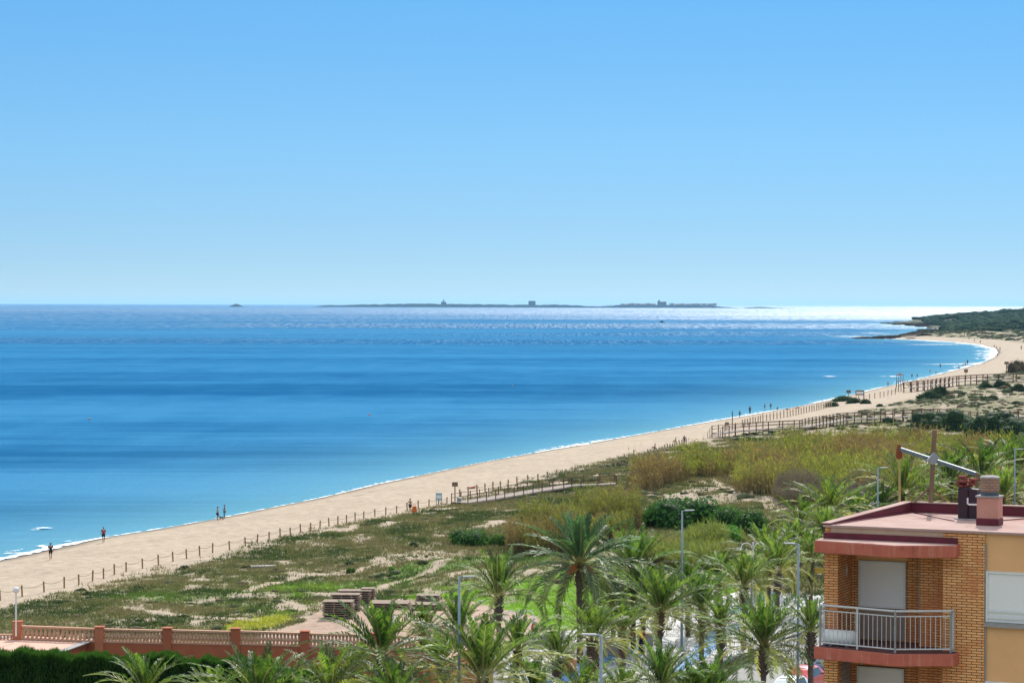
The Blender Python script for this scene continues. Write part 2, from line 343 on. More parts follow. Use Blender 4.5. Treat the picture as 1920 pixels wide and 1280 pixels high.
# ------------------------------------------------------------------ sea
def build_sea():
    ys = np.concatenate([[-900, 0], np.geomspace(60, 45000, 620)]); tn = np.linspace(-.62, .62, 320)
    Y, T = np.meshgrid(ys, tn, indexing='ij'); X = T * np.maximum(Y, 300)
    x, y = X.ravel(), Y.ravel(); d = -shore_d(x, y)
    yr = np.maximum(y, 30)
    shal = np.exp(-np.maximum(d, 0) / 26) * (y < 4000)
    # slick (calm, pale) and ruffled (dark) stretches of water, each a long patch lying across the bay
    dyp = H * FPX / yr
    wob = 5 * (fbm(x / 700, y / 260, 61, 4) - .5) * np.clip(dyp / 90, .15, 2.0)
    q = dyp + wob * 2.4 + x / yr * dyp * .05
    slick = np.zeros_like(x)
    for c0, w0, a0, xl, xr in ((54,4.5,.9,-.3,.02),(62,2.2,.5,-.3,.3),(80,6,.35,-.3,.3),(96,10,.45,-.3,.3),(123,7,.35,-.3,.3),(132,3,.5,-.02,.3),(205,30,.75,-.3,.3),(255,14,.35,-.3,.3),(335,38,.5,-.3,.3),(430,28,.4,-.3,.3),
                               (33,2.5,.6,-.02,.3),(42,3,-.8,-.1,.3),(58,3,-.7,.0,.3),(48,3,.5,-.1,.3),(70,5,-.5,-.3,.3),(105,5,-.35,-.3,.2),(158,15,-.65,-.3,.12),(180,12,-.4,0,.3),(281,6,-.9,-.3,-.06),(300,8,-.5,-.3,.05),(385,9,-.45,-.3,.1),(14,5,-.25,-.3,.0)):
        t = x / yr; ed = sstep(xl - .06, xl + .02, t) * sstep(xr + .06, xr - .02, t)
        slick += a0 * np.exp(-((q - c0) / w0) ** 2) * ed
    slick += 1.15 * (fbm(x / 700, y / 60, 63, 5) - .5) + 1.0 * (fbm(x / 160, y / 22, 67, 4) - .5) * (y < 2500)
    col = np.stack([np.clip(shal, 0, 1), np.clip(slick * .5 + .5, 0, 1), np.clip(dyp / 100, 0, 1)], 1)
    m, nt, b = new_mat('sea_water'); a = nt.nodes.new('ShaderNodeAttribute'); a.attribute_name = 'col'
    sp = nt.nodes.new('ShaderNodeSeparateColor'); nt.links.new(a.outputs[0], sp.inputs[0])
    g = mapping(nt, (.06, .018, 1), coord='World'); nz = noise(nt, 1, 9, .62, g)
    sl = N(nt, 'ShaderNodeMath', operation='ADD'); nt.links.new(sp.outputs[1], sl.inputs[0])
    nm = N(nt, 'ShaderNodeMapRange'); nt.links.new(nz, nm.inputs[0]); nm.inputs[1].default_value = .3; nm.inputs[2].default_value = .7; nm.inputs[3].default_value = -.16; nm.inputs[4].default_value = .16
    rp = noise(nt, 1, 4, .6, mapping(nt, (.018, .22, 1), (0, 0, R_(-4)), 'World'), dist=.4); rq = N(nt, 'ShaderNodeMapRange'); nt.links.new(rp, rq.inputs[0]); rq.inputs[1].default_value = .3; rq.inputs[2].default_value = .7; rq.inputs[3].default_value = -.24; rq.inputs[4].default_value = .24
    nq = N(nt, 'ShaderNodeMath', operation='ADD'); nt.links.new(nm.outputs[0], nq.inputs[0]); nt.links.new(rq.outputs[0], nq.inputs[1]); nt.links.new(nq.outputs[0], sl.inputs[1])
    base = ramp(nt, sl.outputs[0], [(.15, (.0005, .076, .20)), (.5, (.002, .100, .242)), (.9, (.010, .140, .298))])  # pale and deep sky reflection of the bands is mixed into the water colour
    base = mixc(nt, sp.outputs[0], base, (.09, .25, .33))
    nt.nodes.remove(b)
    rr = N(nt, 'ShaderNodeMapRange'); nt.links.new(sl.outputs[0], rr.inputs[0]); rr.inputs[1].default_value = .25; rr.inputs[2].default_value = .85; rr.inputs[3].default_value = .30; rr.inputs[4].default_value = .16
    # the breeze roughens the open water far out; the bay itself stays smooth
    off = N(nt, 'ShaderNodeMapRange'); nt.links.new(sp.outputs[2], off.inputs[0]); off.inputs[1].default_value = .16; off.inputs[2].default_value = .95; off.inputs[3].default_value = 1.0; off.inputs[4].default_value = 0.0
    rm = N(nt, 'ShaderNodeMapRange'); nt.links.new(off.outputs[0], rm.inputs[0]); nt.links.new(rr.outputs[0], rm.inputs[3]); rm.inputs[4].default_value = .465
    cr = noise(nt, 1, 2, .7, mapping(nt, (.35, .011, 1), coord='World'), dist=.8); cr2 = noise(nt, 1, 2, .7, mapping(nt, (1.1, .06, 1), coord='World'), dist=.5)
    sk = N(nt, 'ShaderNodeMath', operation='MULTIPLY'); nt.links.new(ramp(nt, cr, [(.42, .03), (.60, 1.)]), sk.inputs[0]); nt.links.new(ramp(nt, cr2, [(.42, .03), (.62, 1.)]), sk.inputs[1])
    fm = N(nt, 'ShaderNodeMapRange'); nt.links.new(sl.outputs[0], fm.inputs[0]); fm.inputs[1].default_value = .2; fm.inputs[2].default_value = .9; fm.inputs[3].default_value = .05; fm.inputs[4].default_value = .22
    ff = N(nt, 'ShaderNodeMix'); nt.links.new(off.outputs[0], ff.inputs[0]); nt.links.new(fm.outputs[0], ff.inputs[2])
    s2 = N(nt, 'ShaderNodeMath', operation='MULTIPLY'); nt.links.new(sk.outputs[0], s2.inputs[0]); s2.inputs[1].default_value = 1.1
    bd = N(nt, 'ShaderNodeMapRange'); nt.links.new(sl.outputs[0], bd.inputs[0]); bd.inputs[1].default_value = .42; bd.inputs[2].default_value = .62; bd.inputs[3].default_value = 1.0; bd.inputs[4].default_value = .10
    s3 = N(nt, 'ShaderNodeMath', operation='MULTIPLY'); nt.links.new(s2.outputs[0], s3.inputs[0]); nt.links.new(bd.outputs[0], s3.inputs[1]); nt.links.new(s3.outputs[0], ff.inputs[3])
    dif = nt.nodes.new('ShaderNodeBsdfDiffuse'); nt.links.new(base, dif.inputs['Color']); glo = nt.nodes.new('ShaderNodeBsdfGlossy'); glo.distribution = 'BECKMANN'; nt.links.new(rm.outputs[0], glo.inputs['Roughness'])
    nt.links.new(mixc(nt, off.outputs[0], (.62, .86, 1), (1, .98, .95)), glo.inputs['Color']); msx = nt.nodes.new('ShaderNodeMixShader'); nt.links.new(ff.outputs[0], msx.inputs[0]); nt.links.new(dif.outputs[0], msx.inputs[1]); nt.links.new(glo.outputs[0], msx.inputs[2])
    nt.links.new(msx.outputs[0], nt.nodes['Material Output'].inputs['Surface'])
    w1 = noise(nt, 1, 5, .6, mapping(nt, (.22, .09, 1), (0, 0, R_(-12)), 'World')); w2 = noise(nt, 1, 4, .65, mapping(nt, (1.3, .7, 1), (0, 0, R_(8)), 'World'))
    wsum = N(nt, 'ShaderNodeMath', operation='MULTIPLY_ADD'); nt.links.new(w1, wsum.inputs[0]); wsum.inputs[1].default_value = 1.3; nt.links.new(w2, wsum.inputs[2])
    bp = N(nt, 'ShaderNodeBump', Strength=.6, Distance=.3); nt.links.new(wsum.outputs[0], bp.inputs['Height']); nt.links.new(bp.outputs[0], glo.inputs['Normal']); nt.links.new(bp.outputs[0], dif.inputs['Normal'])
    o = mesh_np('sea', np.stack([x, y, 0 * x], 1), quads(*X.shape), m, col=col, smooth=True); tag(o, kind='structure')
build_sea()
def foam_mat(name, thr, sc):
    m, nt, b = new_mat(name); a = nt.nodes.new('ShaderNodeAttribute'); a.attribute_name = 'col'
    sp = nt.nodes.new('ShaderNodeSeparateColor'); nt.links.new(a.outputs[0], sp.inputs[0])
    v = mapping(nt, (1, 1, 1), coord='World'); n = noise(nt, sc, 6, .65, v, dist=.6)
    s = N(nt, 'ShaderNodeMath', operation='ADD'); nt.links.new(n, s.inputs[0]); nt.links.new(sp.outputs[0], s.inputs[1])
    al = ramp(nt, s.outputs[0], [(thr, 0.), (min(thr + .12, 1), 1.)])
    b.inputs['Base Color'].default_value = (.82, .84, .86, 1); b.inputs['Roughness'].default_value = .7
    tr = nt.nodes.new('ShaderNodeBsdfTransparent'); ms = nt.nodes.new('ShaderNodeMixShader')
    nt.links.new(al, ms.inputs[0]); nt.links.new(tr.outputs[0], ms.inputs[1]); nt.links.new(b.outputs[0], ms.inputs[2])
    nt.links.new(ms.outputs[0], nt.nodes['Material Output'].inputs['Surface']); return m
def resample(pts, step):
    out = []; 
    for (x0, y0), (x1, y1) in zip(pts[:-1], pts[1:]):
        L = math.hypot(x1 - x0, y1 - y0); n = max(1, int(L / step))
        for k in range(n): out.append((x0 + (x1 - x0) * k / n, y0 + (y1 - y0) * k / n))
    out.append(pts[-1]); return np.array(out)
FOAM = foam_mat('foam_white', .70, .5)
def build_foam():
    P = resample(SHORE[1:len(SHORE_PX) + 2], 2.5)
    Pm = P.copy()
    for _ in range(6): Pm[1:-1] = (Pm[:-2] + 2 * Pm[1:-1] + Pm[2:]) / 4
    t = np.gradient(Pm, axis=0); t /= np.linalg.norm(t, axis=1)[:, None]; nrm = np.stack([-t[:, 1], t[:, 0]], 1)  # seaward (left of travel)
    V = []; C = []; n = len(P); K = 9
    for i in range(n):
        x, y = Pm[i]; w = np.interp(y, [0, 250, 330, 600, 1000, 1350, 1700, 2000, 4000], [2.2, 3.4, 1.6, 2.8, 6, 14, 7, 12, 14])
        g = vnoise(np.array([i / 9.]), np.array([0.]), 77)[0]; w *= .35 + 1.2 * g
        if y > 1960: w *= .4
        for k in range(K):
            f = k / (K - 1); dd = -.9 + (w + .9) * f
            ww = (1 if .05 < f < .5 else .35) * (1 - f) ** .5
            inten = [.1, .40, .36, .24, .16, .24, .16, .06, -.2][k] - (.16 * (1 - g) if y < 1200 else 0)
            V.append((x + nrm[i, 0] * dd, y + nrm[i, 1] * dd, .05 + (.10 if k < 3 else 0) * (dd < .5) + .12 * (k == 5) * g)); C.append((inten, 0, 0))
    o = mesh_np('shore_foam', V, quads(n, K), FOAM, col=np.array(C) + .0, smooth=True)
    tag(o, 'thin white line of foam where the waves run up the sand', 'sea foam', kind='stuff')
build_foam()
def foam_patch(px, py, L, W, label, seed, ang=0, cat='sea foam', peak=.45):
    x0, y0 = on_z(px, py, 0); nr, nc = 9, 25; V = []; C = []
    for i in range(nr):
        for j in range(nc):
            u, v = j / (nc - 1) * 2 - 1, i / (nr - 1) * 2 - 1
            r = math.hypot(u, v); a, b_ = u * L / 2, v * W / 2
            V.append((x0 + a * math.cos(ang) - b_ * math.sin(ang), y0 + a * math.sin(ang) + b_ * math.cos(ang), .06 + .15 * max(0, 1 - r)))
            C.append((peak * max(-.5, 1 - r * 1.1), 0, 0))
    o = mesh_np('sea_foam', V, quads(nr, nc), FOAM, col=np.array(C), smooth=True); tag(o, label, cat, kind='stuff')
foam_patch(80, 992, 4.4, 6.5, 'white splash over a hidden rock in the shallows', 1, .05, peak=.36)
foam_patch(1090, 834, 16, 4, 'broken white wave just off the middle of the beach', 2, .9)
foam_patch(1556, 706, 9, 12, 'faint white wave crest out in the bay below the point', 3, .1)
foam_patch(1672, 706, 14, 12, 'small white wave crest near the far swimmers', 4, .1)
foam_patch(1595, 631, 60, 60, 'white surf breaking off the nearer rocky point', 5, .1)
foam_patch(1640, 625, 60, 50, 'white surf in the cove between the two rocky points', 6, .1)
foam_patch(1790, 683, 60, 14, 'long white roller coming ashore in the far bend of the bay', 7, .3)
foam_patch(1760, 646, 120, 22, 'white line of surf along the far inner beach', 8, .5)
# ------------------------------------------------------------------ islands far out
M_ISLE = surf('island_scrub', (.006, .012, .012), (.016, .018, .015), .004, 1, bstr=0)
def island(name, prof, D, depth, seed):
    """prof: list of (photo px, height m) along the ridge"""
    lvl = 569.5; pts = [(on_z(px, 640, 0)[0] / on_z(px, 640, 0)[1] * D, h) for px, h in prof]
    xs = np.linspace(pts[0][0], pts[-1][0], max(12, int((pts[-1][0] - pts[0][0]) / 14)))
    hs = np.interp(xs, [p[0] for p in pts], [p[1] for p in pts]); f = np.linspace(0, 1, 9)
    V = []
    for t in f:
        sh = math.sin(math.pi * t) ** .5
        for x, h in zip(xs, hs):
            nn = vnoise(np.array([x / 30.]), np.array([t * 5.]), seed)[0]
            V.append((x, D + depth * (t - .5), -1 + (h * 1.65 + 1) * sh * (.78 + .3 * nn)))
    o = mesh_np(name, V, quads(len(f), len(xs)), M_ISLE, smooth=False); tag(o, kind='structure'); return o
DI = 18000
island('island', [(591,0),(598,4),(612,9),(622,10),(626,7),(655,10),(690,13),(720,14),(800,17),(900,15),(960,13),(1040,14),(1075,11),(1085,13),(1100,7),(1125,5),(1140,9),(1160,13),(1200,14),(1290,14),(1340,10),(1352,5),(1377,2),(1381,0)], DI, 700, 3)
island('islet', [(430,0),(434,9),(441,14),(448,13),(454,2),(458,0)], DI - 500, 120, 5)
island('islet', [(1391,0),(1400,3),(1420,6),(1436,5),(1452,2),(1486,0)], DI - 900, 120, 8)
M_FARW = surf('far_wall', (.24, .17, .15), None, .05, .9, bstr=0); M_FARD = surf('far_stone', (.03, .03, .03), None, .05, .9, bstr=0); M_FARR = surf('far_roof', (.26, .13, .09), None, .05, .9, bstr=0)
M_FARWH = surf('far_whitewash', (.75, .74, .72), None, .05, .9, bstr=0)
def isle_x(px): a, b = on_z(px, 640, 0); return a / b * DI
def far_block(px, w, h, z0, label, cat, name, mat, roof=True, dy=-120):
    r = empty(name, (isle_x(px), DI + dy, z0), 0, label, cat)
    MB().box(-w/2, w/2, -8, 8, 0, h).build('wall', mat, r)
    if roof: MB().add([(-w/2-1,-9,h),(w/2+1,-9,h),(w/2+1,9,h),(-w/2-1,9,h),(-w/2-1,0,h+3),(w/2+1,0,h+3)], [(0,1,5,4),(2,3,4,5),(0,4,3),(1,2,5),(0,3,2,1)]).build('roof', M_FARR, r)
    return r
r = far_block(832.5, 38, 20, 20, 'small stepped lighthouse standing on the low island left of centre', 'lighthouse', 'lighthouse', M_FARD, False)
MB().lathe([(6,0),(5,10),(5.5,10.2),(5.5,12),(3,12.2),(3,16),(.4,19)], 10).build('tower', M_FARD, r).location = (0, 0, 20)
r = far_block(997, 52, 30, 17, 'dark square stone tower standing alone on the middle of the island', 'tower', 'stone_tower', M_FARD, False)
MB().box(-26,26,-9,9,0,1.6).box(-3,3,-10,-8,-14,-9).build('parapet', M_FARD, r).location = (0, 0, 30)
r = far_block(1239, 66, 28, 16, 'dark church block rising above the village houses on the island', 'church', 'church', M_FARD, True)
MB().box(-6,6,-6,6,0,12).box(-7,7,-7,7,12,13).build('bell_tower', M_FARD, r).location = (-22, 0, 28)
rnd = random.Random(4)
for k, px in enumerate([1166,1176,1184,1194,1203,1213,1222,1258,1268,1277,1288,1297,1307,1317,1327,1336]):
    far_block(px, 30 + rnd.random()*8, 10 + rnd.random()*6, 17, 'small tan house in the village row on the island', 'house', 'village_house', M_FARW, True, -150 + rnd.random()*60)['group'] = 'village houses on the island'
for px in (1138, 1147):
    far_block(px, 24, 12, 7, 'white house at the low harbour end of the island village', 'house', 'harbour_house', M_FARWH, False, -180)['group'] = 'white harbour houses'
# boat and buoys
def boat(px, py, s, label):
    x, y = on_z(px, py, 0); r = empty('motor_boat', (x, y, 0), R_(170), label, 'boat')
    sec = []
    for t in np.linspace(0, 1, 7):
        w = 1.0 * s * (1 - t ** 3 * .95); L = (t - .5) * 6 * s; sec.append([(L,-w,.9*s),(L,-w*.7,-.1),(L,w*.7,-.1),(L,w,.9*s)])
    vs = [p for q in sec for p in q]; fs = [(i*4+k, i*4+(k+1)%4, i*4+4+(k+1)%4, i*4+4+k) for i in range(6) for k in range(4)] + [(0,1,2,3)]
    MB().add(vs, fs).build('hull', M_FARD, r)
    MB().box(-1*s,1*s,-.7*s,.7*s,.9*s,1.9*s).box(-.8*s,.6*s,-.5*s,.5*s,1.9*s,2.1*s).build('cabin', M_FARD, r)
boat(1241, 604.5, 1.3, 'small dark motor boat heading left in front of the island')
foam_patch(1262, 604.7, 150, 8, 'thin white wake trailing behind the far motor boat', 9, 0)
M_BUOY = surf('buoy_orange', (.6, .25, .04), None, 5, .5)
for px, py, l in ((167,786,'orange buoy floating alone far left on the open sea'), (693,778,'orange buoy floating in the middle of the bay'), (961,724,'tiny buoy floating where the darker water begins')):
    x, y = on_z(px, py, 0); o = MB().lathe([(.05,-.15),(.22,0),(.25,.18),(.12,.35),(.03,.45)], 10).build('buoy', M_BUOY, None, True, loc=(x, y, 0)); tag(o, l, 'buoy')

def headland_rocks():
    g = np.random.default_rng(12); P = []
    for (xa, ya), (xb, yb), n, sp in (((1598, 634.4), (1745, 631.5), 150, 1.3), ((1652, 605.6), (1748, 611), 170, 1.2), ((1690, 628.5), (1752, 619), 70, 1.0)):
        for k in range(n):
            t = g.uniform() ** .8; P.append((*on_z(xa + (xb - xa) * t, ya + (yb - ya) * t + g.normal(0, sp * (.3 + t)), 0), g.uniform(3, 11) * (.45 + .7 * t)))
    P = np.array(P); iv, fi = ico(1); k = len(P); n = len(iv); jit = 1 + g.normal(0, .22, (k, n)); s = P[:, 2]
    z0 = np.maximum(height(P[:, 0], P[:, 1]), 0) * .6
    V = np.stack([P[:, 0, None] + iv[None, :, 0] * jit * s[:, None], P[:, 1, None] + iv[None, :, 1] * jit * s[:, None] * 2.2, z0[:, None] + iv[None, :, 2] * jit * s[:, None] * .16], -1)
    F = (fi[None] + (np.arange(k) * n)[:, None, None]).reshape(-1, 3)
    o = mesh_np('shore_rocks', V.reshape(-1, 3), F, surf('dark_rock', (.055, .042, .032), (.03, .025, .022), .2, 1)); tag(o, 'low dark rocks running out into the water at the far points', 'rocks', kind='stuff')
# ------------------------------------------------------------------ vegetation
def blades(P, n, h, r, w, lean, colA, colB, seed, hvar=.5):
    """n blades round each point of P (k,3): thin triangles. h, r, w may be arrays (k,)"""
    g = np.random.default_rng(seed); k = len(P); h = np.broadcast_to(h, (k,)); r = np.broadcast_to(r, (k,)); w = np.broadcast_to(w, (k,))
    a = g.uniform(0, 2*np.pi, (k, n)); rr = np.sqrt(g.uniform(0, 1, (k, n))) * r[:, None]
    bx = P[:, 0, None] + np.cos(a) * rr; by = P[:, 1, None] + np.sin(a) * rr; bz = P[:, 2, None] - .03 + 0 * a
    hh = h[:, None] * (1 - hvar * g.uniform(0, 1, (k, n))); ln = lean * hh * g.uniform(.3, 1.2, (k, n)); b = a + g.normal(0, .7, (k, n))
    tx = bx + np.cos(b) * ln; ty = by + np.sin(b) * ln; tz = bz + hh
    o = g.uniform(0, np.pi, (k, n)); wx = np.cos(o) * w[:, None] / 2; wy = np.sin(o) * w[:, None] / 2
    V = np.stack([np.stack([bx - wx, by - wy, bz], -1), np.stack([bx + wx, by + wy, bz], -1), np.stack([tx, ty, tz], -1)], 2).reshape(-1, 3)
    F = np.arange(len(V)).reshape(-1, 3)
    t = g.uniform(0, 1, (k, n, 1)) * .6 + g.uniform(0, 1, (k, 1, 1)) * .4
    colA = np.asarray(colA, float); colB = np.asarray(colB, float)
    if colA.ndim == 1: c = colA + (colB - colA) * t
    else: c = colA[:, None] + (colB[:, None] - colA[:, None]) * t
    C = np.repeat(c.reshape(-1, 3), 3, 0) * g.uniform(.8, 1.2, (len(V) // 3, 1)).repeat(3, 0)
    return V, F, C
M_GRASS = leafmat('grass_blades', trans=.3, rough=.8, spec=.06)
M_SCRUB = leafmat('scrub_leaf', trans=.2, rough=.9, spec=.02)
def scatter(n, xr, yr_, seed):
    g = np.random.default_rng(seed); return g.uniform(*xr, n), g.uniform(*yr_, n), g
def in_view(x, y, m=.235): return (np.abs(x / np.maximum(y, 1)) < m)
def build_tufts():
    x, y, g = scatter(330000, (-70, 95), (158, 440), 11); ok = in_view(x, y); x, y = x[ok], y[ok]
    d = shore_d(x, y); ok = d > 24; x, y, d = x[ok], y[ok], d[ok]
    col, veg, lush, yel, gz, gr = cover(x, y, d); z = height(x, y, d)
    ok = g.uniform(0, 1, len(x)) < veg * .95; x, y, z, lush, yel, gz = x[ok], y[ok], z[ok], lush[ok], yel[ok], gz[ok]
    P = np.stack([x, y, z], 1); k = len(P)
    oA = np.tile([.105, .105, .05], (k, 1)); oB = np.tile([.20, .19, .10], (k, 1))
    gg = (gz * sstep(.35, .55, fbm(x / 9, y / 14, 41, 4)))[:, None]
    A = oA + (np.array([.075, .135, .03]) - oA) * gg; B = oB + (np.array([.15, .215, .06]) - oB) * gg
    hh = fbm(x / 5, y / 8, 91, 3)[:, None]; dry = sstep(.52, .62, hh)          # drier, browner clumps and grey ones
    A = A + (np.array([.16, .12, .08]) - A) * dry * .7; B = B + (np.array([.27, .22, .15]) - B) * dry * .7
    dk = sstep(.45, .36, hh); A = A + (np.array([.03, .05, .022]) - A) * dk * .9; B = B + (np.array([.075, .11, .045]) - B) * dk * .8
    A = A + (np.array([.10, .22, .015]) - A) * lush[:, None]; B = B + (np.array([.23, .40, .03]) - B) * lush[:, None]
    A = A + (np.array([.22, .24, .04]) - A) * yel[:, None]; B = B + (np.array([.38, .37, .06]) - B) * yel[:, None]
    for nm, sel, lab in (('dune_grass', (lush + yel) < .4, 'olive and grey tufted dune grass between patches of sand'), ('lush_grass', (lush + yel) >= .4, 'bright green and yellow low grass behind the palms and stacks')):
        s = sel; h = (.16 + .3 * g.uniform(0, 1, s.sum()) ** 2) * (1.0 + y[s] / 900) * (1 - .4 * (lush[s] > .5))
        V, F, C = blades(P[s], 7, h, h * 1.1, .07 + y[s] / 9000, .8, A[s], B[s], 5)
        o = mesh_np(nm, V, F, M_GRASS, col=C); tag(o, lab, 'grass', kind='stuff')
build_tufts()
def dome_leaves(n, g, size, flat=.62, lumps=9):
    """leaf cards over a lumpy unit dome; returns V (tri soup) and shade tint"""
    L = g.normal(0, 1, (lumps, 3)); L[:, 2] = np.abs(L[:, 2]) * .7; L /= np.linalg.norm(L, axis=1)[:, None]; LR = g.uniform(.3, .55, lumps)
    c = L * g.uniform(.35, .72, lumps)[:, None]
    i = g.integers(0, lumps, n); dv = g.normal(0, 1, (n, 3)); dv /= np.linalg.norm(dv, axis=1)[:, None]
    p = c[i] + dv * (LR[i] * g.uniform(.72, 1.04, n))[:, None]; p[:, 2] = np.abs(p[:, 2]) * flat * 1.25
    ax = g.normal(0, 1, (n, 3)); ax[:, 2] *= .5; ax /= np.linalg.norm(ax, axis=1)[:, None]
    bx = np.cross(ax, dv); bx /= np.linalg.norm(bx, axis=1)[:, None] + 1e-6
    s = size * g.uniform(.6, 1.3, n)[:, None]
    V = np.stack([p - bx * s * .5, p + bx * s * .5, p + ax * s * .95], 1).reshape(-1, 3)
    t = np.repeat(g.uniform(0, 1, n) * .55 + g.uniform(0, 1, lumps)[i] * .45, 3)
    return V, t, c, LR
ICO = {}
def ico(sub):
    if sub not in ICO:
        bm = bmesh.new(); bmesh.ops.create_icosphere(bm, subdivisions=sub, radius=1)
        ICO[sub] = (np.array([v.co[:] for v in bm.verts]), np.array([[v.index for v in f.verts] for f in bm.faces])); bm.free()
    return ICO[sub]
def build_scrub_mounds():
    """low cushions of beach scrub over the farther dunes: tiny leafy domes, one mass"""
    xs, ys, ss = [], [], []
    for n, xr, yr_, s0, s1, sd in ((9000, (-60, 90), (170, 400), .16, .55, 21), (8000, (0, 130), (300, 620), .3, .9, 22), (17000, (60, 330), (600, 1300), .4, 1.6, 23), (12000, (180, 520), (1200, 2100), .8, 2.8, 24)):
        x, y, g = scatter(n, xr, yr_, sd); ok = in_view(x, y, .24); x, y = x[ok], y[ok]; d = shore_d(x, y)
        ok = d > np.where(y > 1200, 30, 27) + 3 * g.uniform(0, 1, len(x)); x, y, d = x[ok], y[ok], d[ok]
        _, veg, lush, yel, gz, gr = cover(x, y, d); nn = fbm(x / 12, y / 22, 71, 3)
        ok = (g.uniform(0, 1, len(x)) < np.clip(veg * 1.0 + (.35 if sd > 21 else .05), 0, 1) * sstep(.3, .55, nn)) & (lush + yel + gr < .4)
        x, y = x[ok], y[ok]; xs.append(x); ys.append(y); ss.append(g.uniform(0, 1, len(x)) ** 2 * (s1 - s0) + s0)
    x, y, s = map(np.concatenate, (xs, ys, ss)); z = height(x, y); g = np.random.default_rng(3)
    iv, fi = ico(1); k = len(x); n = len(iv)
    jit = 1 + g.normal(0, .16, (k, n)); sx = s * g.uniform(.8, 1.5, k); sy = s * g.uniform(.8, 1.6, k); sz = s * g.uniform(.35, .7, k)
    V = np.stack([x[:, None] + iv[None, :, 0] * jit * sx[:, None], y[:, None] + iv[None, :, 1] * jit * sy[:, None], z[:, None] + iv[None, :, 2] * jit * sz[:, None] * .9], -1)
    A = np.array([.03, .055, .022]); B = np.array([.12, .13, .075]); t = g.uniform(0, 1, k)[:, None]
    c = A + (B - A) * t; br = (g.uniform(0, 1, k) < .2)[:, None]; c = np.where(br, np.array([.13, .10, .07]), c)
    C = np.repeat(c, n, 0).reshape(k, n, 3) * g.uniform(.65, 1.3, (k, n, 1))
    F = (fi[None] + (np.arange(k) * n)[:, None, None]).reshape(-1, 3)
    # ragged twigs on top so that no mound is a smooth ball
    Vb, Fb, Cb = blades(np.stack([x, y, z + sz * .35], 1), 12, s * .55, s * .95, s * .16, .7, c * .9, c * 1.5, 31)
    o = mesh_np('dune_scrub', np.concatenate([V.reshape(-1, 3), Vb]), np.concatenate([F, Fb + len(V.reshape(-1, 3))]), M_SCRUB, col=np.concatenate([C.reshape(-1, 3), Cb]))
    tag(o, 'low grey green cushions of scrub scattered over the sandy dunes', 'scrub', kind='stuff')
build_scrub_mounds()
# bushes that can be told apart
def bush_mesh(seed, n=5200, size=.085, A=(.022,.07,.014), B=(.10,.22,.04), flat=.62, lumps=12):
    g = np.random.default_rng(seed); V, t, c, LR = dome_leaves(n, g, size, flat, lumps)
    A, B = np.array(A), np.array(B); C = A + (B - A) * t[:, None]
    iv, fi = ico(2); F = [np.arange(len(V)).reshape(-1, 3)]; VV = [V]; CC = [C]; b = len(V)
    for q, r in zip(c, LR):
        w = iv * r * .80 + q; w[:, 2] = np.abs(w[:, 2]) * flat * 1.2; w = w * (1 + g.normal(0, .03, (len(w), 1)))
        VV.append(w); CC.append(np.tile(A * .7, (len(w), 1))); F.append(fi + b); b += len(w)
    return np.concatenate(VV), np.concatenate(F), np.concatenate(CC)
def stems_mesh(seed, dead=False):
    g = random.Random(seed); m = MB()
    for k in range(9):
        a = g.random() * 6.28; r = g.random() * .35
        m.tube([(math.cos(a)*r*.3, math.sin(a)*r*.3, -.05), (math.cos(a)*r, math.sin(a)*r, .22), (math.cos(a)*r*1.9, math.sin(a)*r*1.9, .42)], [.03, .022, .01], 5)
    return m
M_LEAF = leafmat('bush_leaf', trans=.3, rough=.65, spec=.12)
M_STEM = surf('shrub_stem', (.16, .12, .09), (.08, .06, .045), 8, .9)
BUSH = {}
def bush_proto(key):
    if key not in BUSH:
        kw = dict(dark=dict(seed=1, n=6500, size=.075), bright=dict(seed=2, n=4500, size=.10, A=(.07,.18,.02), B=(.17,.38,.05)), grey=dict(seed=3, n=3600, size=.09, A=(.03,.055,.03), B=(.085,.125,.06), flat=.55),
                  pine=dict(seed=4, n=6000, size=.06, A=(.02,.05,.02), B=(.06,.12,.04), flat=.75, lumps=16), tan=dict(seed=5, n=4200, size=.08, A=(.10,.08,.05), B=(.24,.19,.11), flat=.8))[key]
        V, F, C = bush_mesh(**kw); r = empty('shrub'); f = mesh_np('foliage', V, F, M_SCRUB if key in ('grey', 'tan') else M_LEAF, r, col=C)
        st = stems_mesh(7).build('stem', M_STEM, r); BUSH[key] = [r, False]
    e = BUSH[key]
    if not e[1]: e[1] = True; return e[0]
    return copy_tree(e[0])
def bush(key, px, py, wpx, hpx, label, rot=0, deep=1.0, group=None, cat='shrub'):
    """wpx, hpx: size in the photo, py its foot"""
    p = on_ground(px, py); s = FPX / p.y; r = bush_proto(key); w = wpx / s; h = hpx / s
    r.location = (p.x, p.y + w * .25, p.z - .12); r.scale = (w / 1.9, w / 1.9 * deep, h / .80); r.rotation_euler.z = rot
    tag(r, label, cat, group)
bush('dark', 1300, 990, 176, 76, 'wide dark green shrub mass behind the tall pole lamp left of its centre', .4, .8)
bush('dark', 1385, 988, 130, 70, 'dark green shrub joined to the right end of the big shrub mass', 2.1, .8)
bush('dark', 1238, 978, 100, 52, 'lower grey green shrub at the left end of the big shrub mass', 4.1, .8)
bush('bright', 1366, 1014, 70, 38, 'small bright green bush just in front of the big dark shrub mass', .2, 1)
bush('dark', 890, 1024, 96, 44, 'dark green shrub alone on the dune left of the tan reeds', 1.3, .9)
bush('dark', 938, 1024, 52, 34, 'small dark shrub touching the tan reeds at their left end', 3.3, .9)
bush('bright', 735, 1068, 13, 12, 'tiny bright green bush on bare sand in the middle dune', .5)
bush('dark', 657, 1074, 18, 18, 'small dark bush left of the tiny bright one on the dune', 2.5)
bush('dark', 730, 1074, 12, 10, 'very small dark bush just below the tiny bright one', 3.5)
